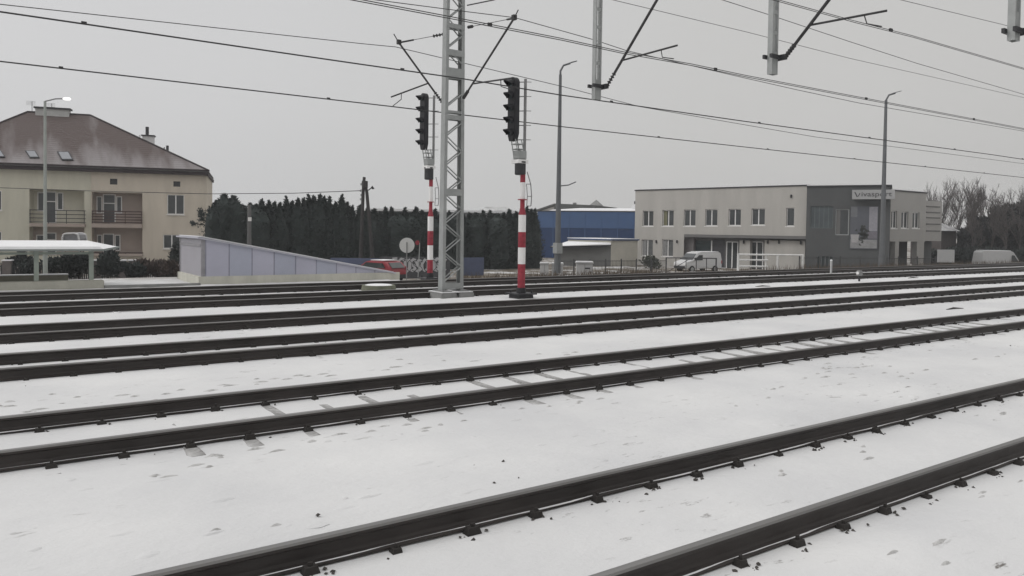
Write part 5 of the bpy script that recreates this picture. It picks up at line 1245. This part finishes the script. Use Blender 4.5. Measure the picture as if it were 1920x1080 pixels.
# round sign seen from the back
rs_ = atD(763, 460, 48); b0 = Vector((rs_.x, rs_.y, gh(rs_.x, rs_.y)))
t = thing('round_sign', b0, 'round white sign on a thin post above the graffiti wall', 'sign')
n_ = -FW; R_s = 14.2 / (FPX / 48)
MB().tube([rs_ - n_ * .02, rs_ + n_ * .0], R_s, 28).build('disc', mat('sign_back', (.50, .50, .49), .5, .04, 3), t)
MB().tube([b0, Vector((b0.x, b0.y, rs_.z + .2)) + n_ * .05], .035, 8).build('post', GALVD, t)
rs_ = atD(784, 455, 50); b0 = Vector((rs_.x, rs_.y, gh(rs_.x, rs_.y)))
t = thing('small_sign', b0, 'tiny red and white sign on a thin pole right of the round white sign', 'sign')
MB().tube([b0, rs_ + Vector((.12, 0, .0))], .03, 6).build('post', GALV, t); MB().tube([rs_ + Vector((-.05, 0, .0)), rs_ + Vector((-.05, .02, .0))], .15, 12).build('disc', RED, t)

# ------------------------------------------------------------------ wooden A pole with line to the house, concrete pole
D = 58; top = atD(683, 332, D); WOOD = mat('old_wood', (.045, .042, .042), .9, .25, 3)
fa = atD(675, 500, D); fb = atD(702, 500, D); fa.z = fb.z = BASEZ - .2; jn = atD(684, 352, D)
t = thing('utility_pole', (top.x, top.y, BASEZ), 'dark wooden A shaped utility pole in front of the hedge', 'utility pole')
MB().tube([fa, atD(681, 358, D), top], [.15, .12, .11], 10).build('pole', WOOD, t)
MB().tube([fb, atD(688, 362, D), atD(685, 345, D)], [.15, .12, .1], 10).build('pole', WOOD, t)
MB().tube([jn, jn + Vector((0, 0, .5))], .24, 8).build('binding', WOOD, t)
a = atD(686, 360, D); b_ = atD(697, 352, D); MB().tube([a, b_], .04, 6).build('lamp_arm', WOOD, t); c = atD(700, 351, D); MB().tube([b_ - Vector((0, 0, .05)), c], [.1, .14], 8).build('lamp_head', WOOD, t)
m = MB()
for k, (x_, y_) in enumerate(((677, 344), (676, 356), (677, 364), (676, 372))): insul(m, atD(x_, y_, D), atD(x_, y_ + 4, D), .07, 2); m.tube([atD(x_, y_, D), atD(681, y_, D)], .025, 5)
m.build('insulators', GALVD, t)
cabp = [atD(677, 357.5, D), atD(550, 362.3, 60), atD(390, 363.5, 62), atD(200, 359, 62), atD(0, 352, 62), atD(-120, 346, 62)]
tag(MB().tube(cabp, .028, 6).build('power_cable', WIRE, loc=cabp[0]), 'dark cable from the wooden pole crossing in front of the house', 'cable')
b = atD(467, 500, 56); b.z = BASEZ - .2; tp = atD(467, 384, 56)
t = thing('concrete_pole', b, 'short dark concrete pole with a white box, standing in front of the hedge', 'pole')
MB().tube([b, Vector((b.x, b.y, tp.z))], [.17, .13], 10).build('pole', mat('pole_greydark', (.12, .12, .12), .9), t)
c = atD(468, 411, 55.6); MB().box((c.x - .11, c.y - .1, c.z - .14), (c.x + .11, c.y + .02, c.z + .14)).build('junction_box', WHITE, t, bevel=.01)
# dark climbing plants on the house wall near the hedge
m = MB(); random.seed(8)
for cx, cy, n in ((376, 398, 60), (379, 408, 40), (362, 419, 40)):
    for _ in range(n):
        a, z = H.hit(cx + random.gauss(0, 2.2), cy + random.gauss(0, 4 if cx > 370 else 1.5), .12); s = .09
        m.add([H.pt(a - s, z, .08), H.pt(a + s, z - s, .13), H.pt(a + random.uniform(-s, s), z + s * 1.5, .1)], [(0, 1, 2)])
m.tube([H.pt(*H.hit(363, 421, .12), .06), H.pt(*H.hit(376, 414, .12), .06), H.pt(*H.hit(379, 392, .12), .06)], .02, 4)
tag(m.build('climbing_plant', DGR, loc=H.pt(H.L, 2)), 'small dark climbing plant on the right end of the house wall', 'plant')

# ------------------------------------------------------------------ trackside bits
# round manhole between the fifth and the farthest track
c = atz(710, 542, .05); t = thing('manhole', (c.x, c.y, 0), 'low round concrete manhole with snow on its lid between the two farthest tracks', 'manhole')
MB().tube([(c.x, c.y, -.1), (c.x, c.y, .2)], [.66, .6], 28).build('ring', mat('mossy_concrete', (.13, .135, .10), .9, .25, 3), t)
MB().tube([(c.x, c.y, .201), (c.x, c.y, .225)], [.5, .42], 24).build('snow_lid', SNOW, t)
# dwarf signal
c = atz(1611, 528, 0); t = thing('dwarf_signal', c, 'tiny dwarf signal on a short stem between the tracks, lower right of the office', 'railway signal')
MB().tube([c, c + Vector((0, 0, .28))], .05, 8).build('stem', DKMET, t)
MB().box((c.x - .13, c.y - .12, .28), (c.x + .13, c.y + .12, .55)).build('head', mat('dwarf_grey', (.25, .25, .25), .6), t, bevel=.04)
MB().tube([(c.x - .135, c.y, .42), (c.x - .17, c.y, .42)], .07, 12).build('lens', WHITE, t)
c = atz(1534, 519, 0); c2 = atz(1558, 518, 0)
t = thing('marker_post', c2, 'short white marker post beyond the farthest track, in front of the dark office block', 'post'); MB().tube([c2, c2 + Vector((0, 0, .85))], .06, 8).build('post', mat('marker_white', (.4, .4, .4), .6), t)
MB().tube([c2 + Vector((0, 0, .85)), c2 + Vector((0, 0, .92))], [.07, .04], 8).build('cap', SNOW, t)
# drain grates / twigs lying in the snow
for px, py, lab in ((1790, 579, 'thin dark twig lying on the snow between the second and third track'), (1430, 537, 'dark twig on the snow strip under the office'), (1712, 521, 'dark twig on the snow near the far right tracks')):
    c = atz(px, py, .03); m = MB(); m.tube([c - Vector((.5, .0, 0)), c + Vector((.0, .04, .02)), c + Vector((.45, -.05, 0))], [.015, .03, .01], 5); m.tube([c, c + Vector((.2, .15, .03))], .01, 4)
    tag(m.build('twig', BARK, loc=c), lab, 'twig')

# ------------------------------------------------------------------ haze
me = bpy.data.meshes.new('haze'); bm = bmesh.new(); bmesh.ops.create_cube(bm, size=1)
for v in bm.verts: v.co = Vector((-180 if v.co.x < 0 else 320, -12 if v.co.y < 0 else 205, -3.2 if v.co.z < 0 else 20))
bm.to_mesh(me); bm.free(); hz = bpy.data.objects.new('haze', me); COL.objects.link(hz); hz['kind'] = 'stuff'
hm = bpy.data.materials.new('haze_air'); hm.use_nodes = True; n = hm.node_tree; n.nodes.clear()
o_ = n.nodes.new('ShaderNodeOutputMaterial'); pv = n.nodes.new('ShaderNodeVolumePrincipled'); pv.inputs['Density'].default_value = .0007
pv.inputs['Color'].default_value = (.93, .94, .96, 1); n.links.new(pv.outputs[0], o_.inputs['Volume']); me.materials.append(hm)
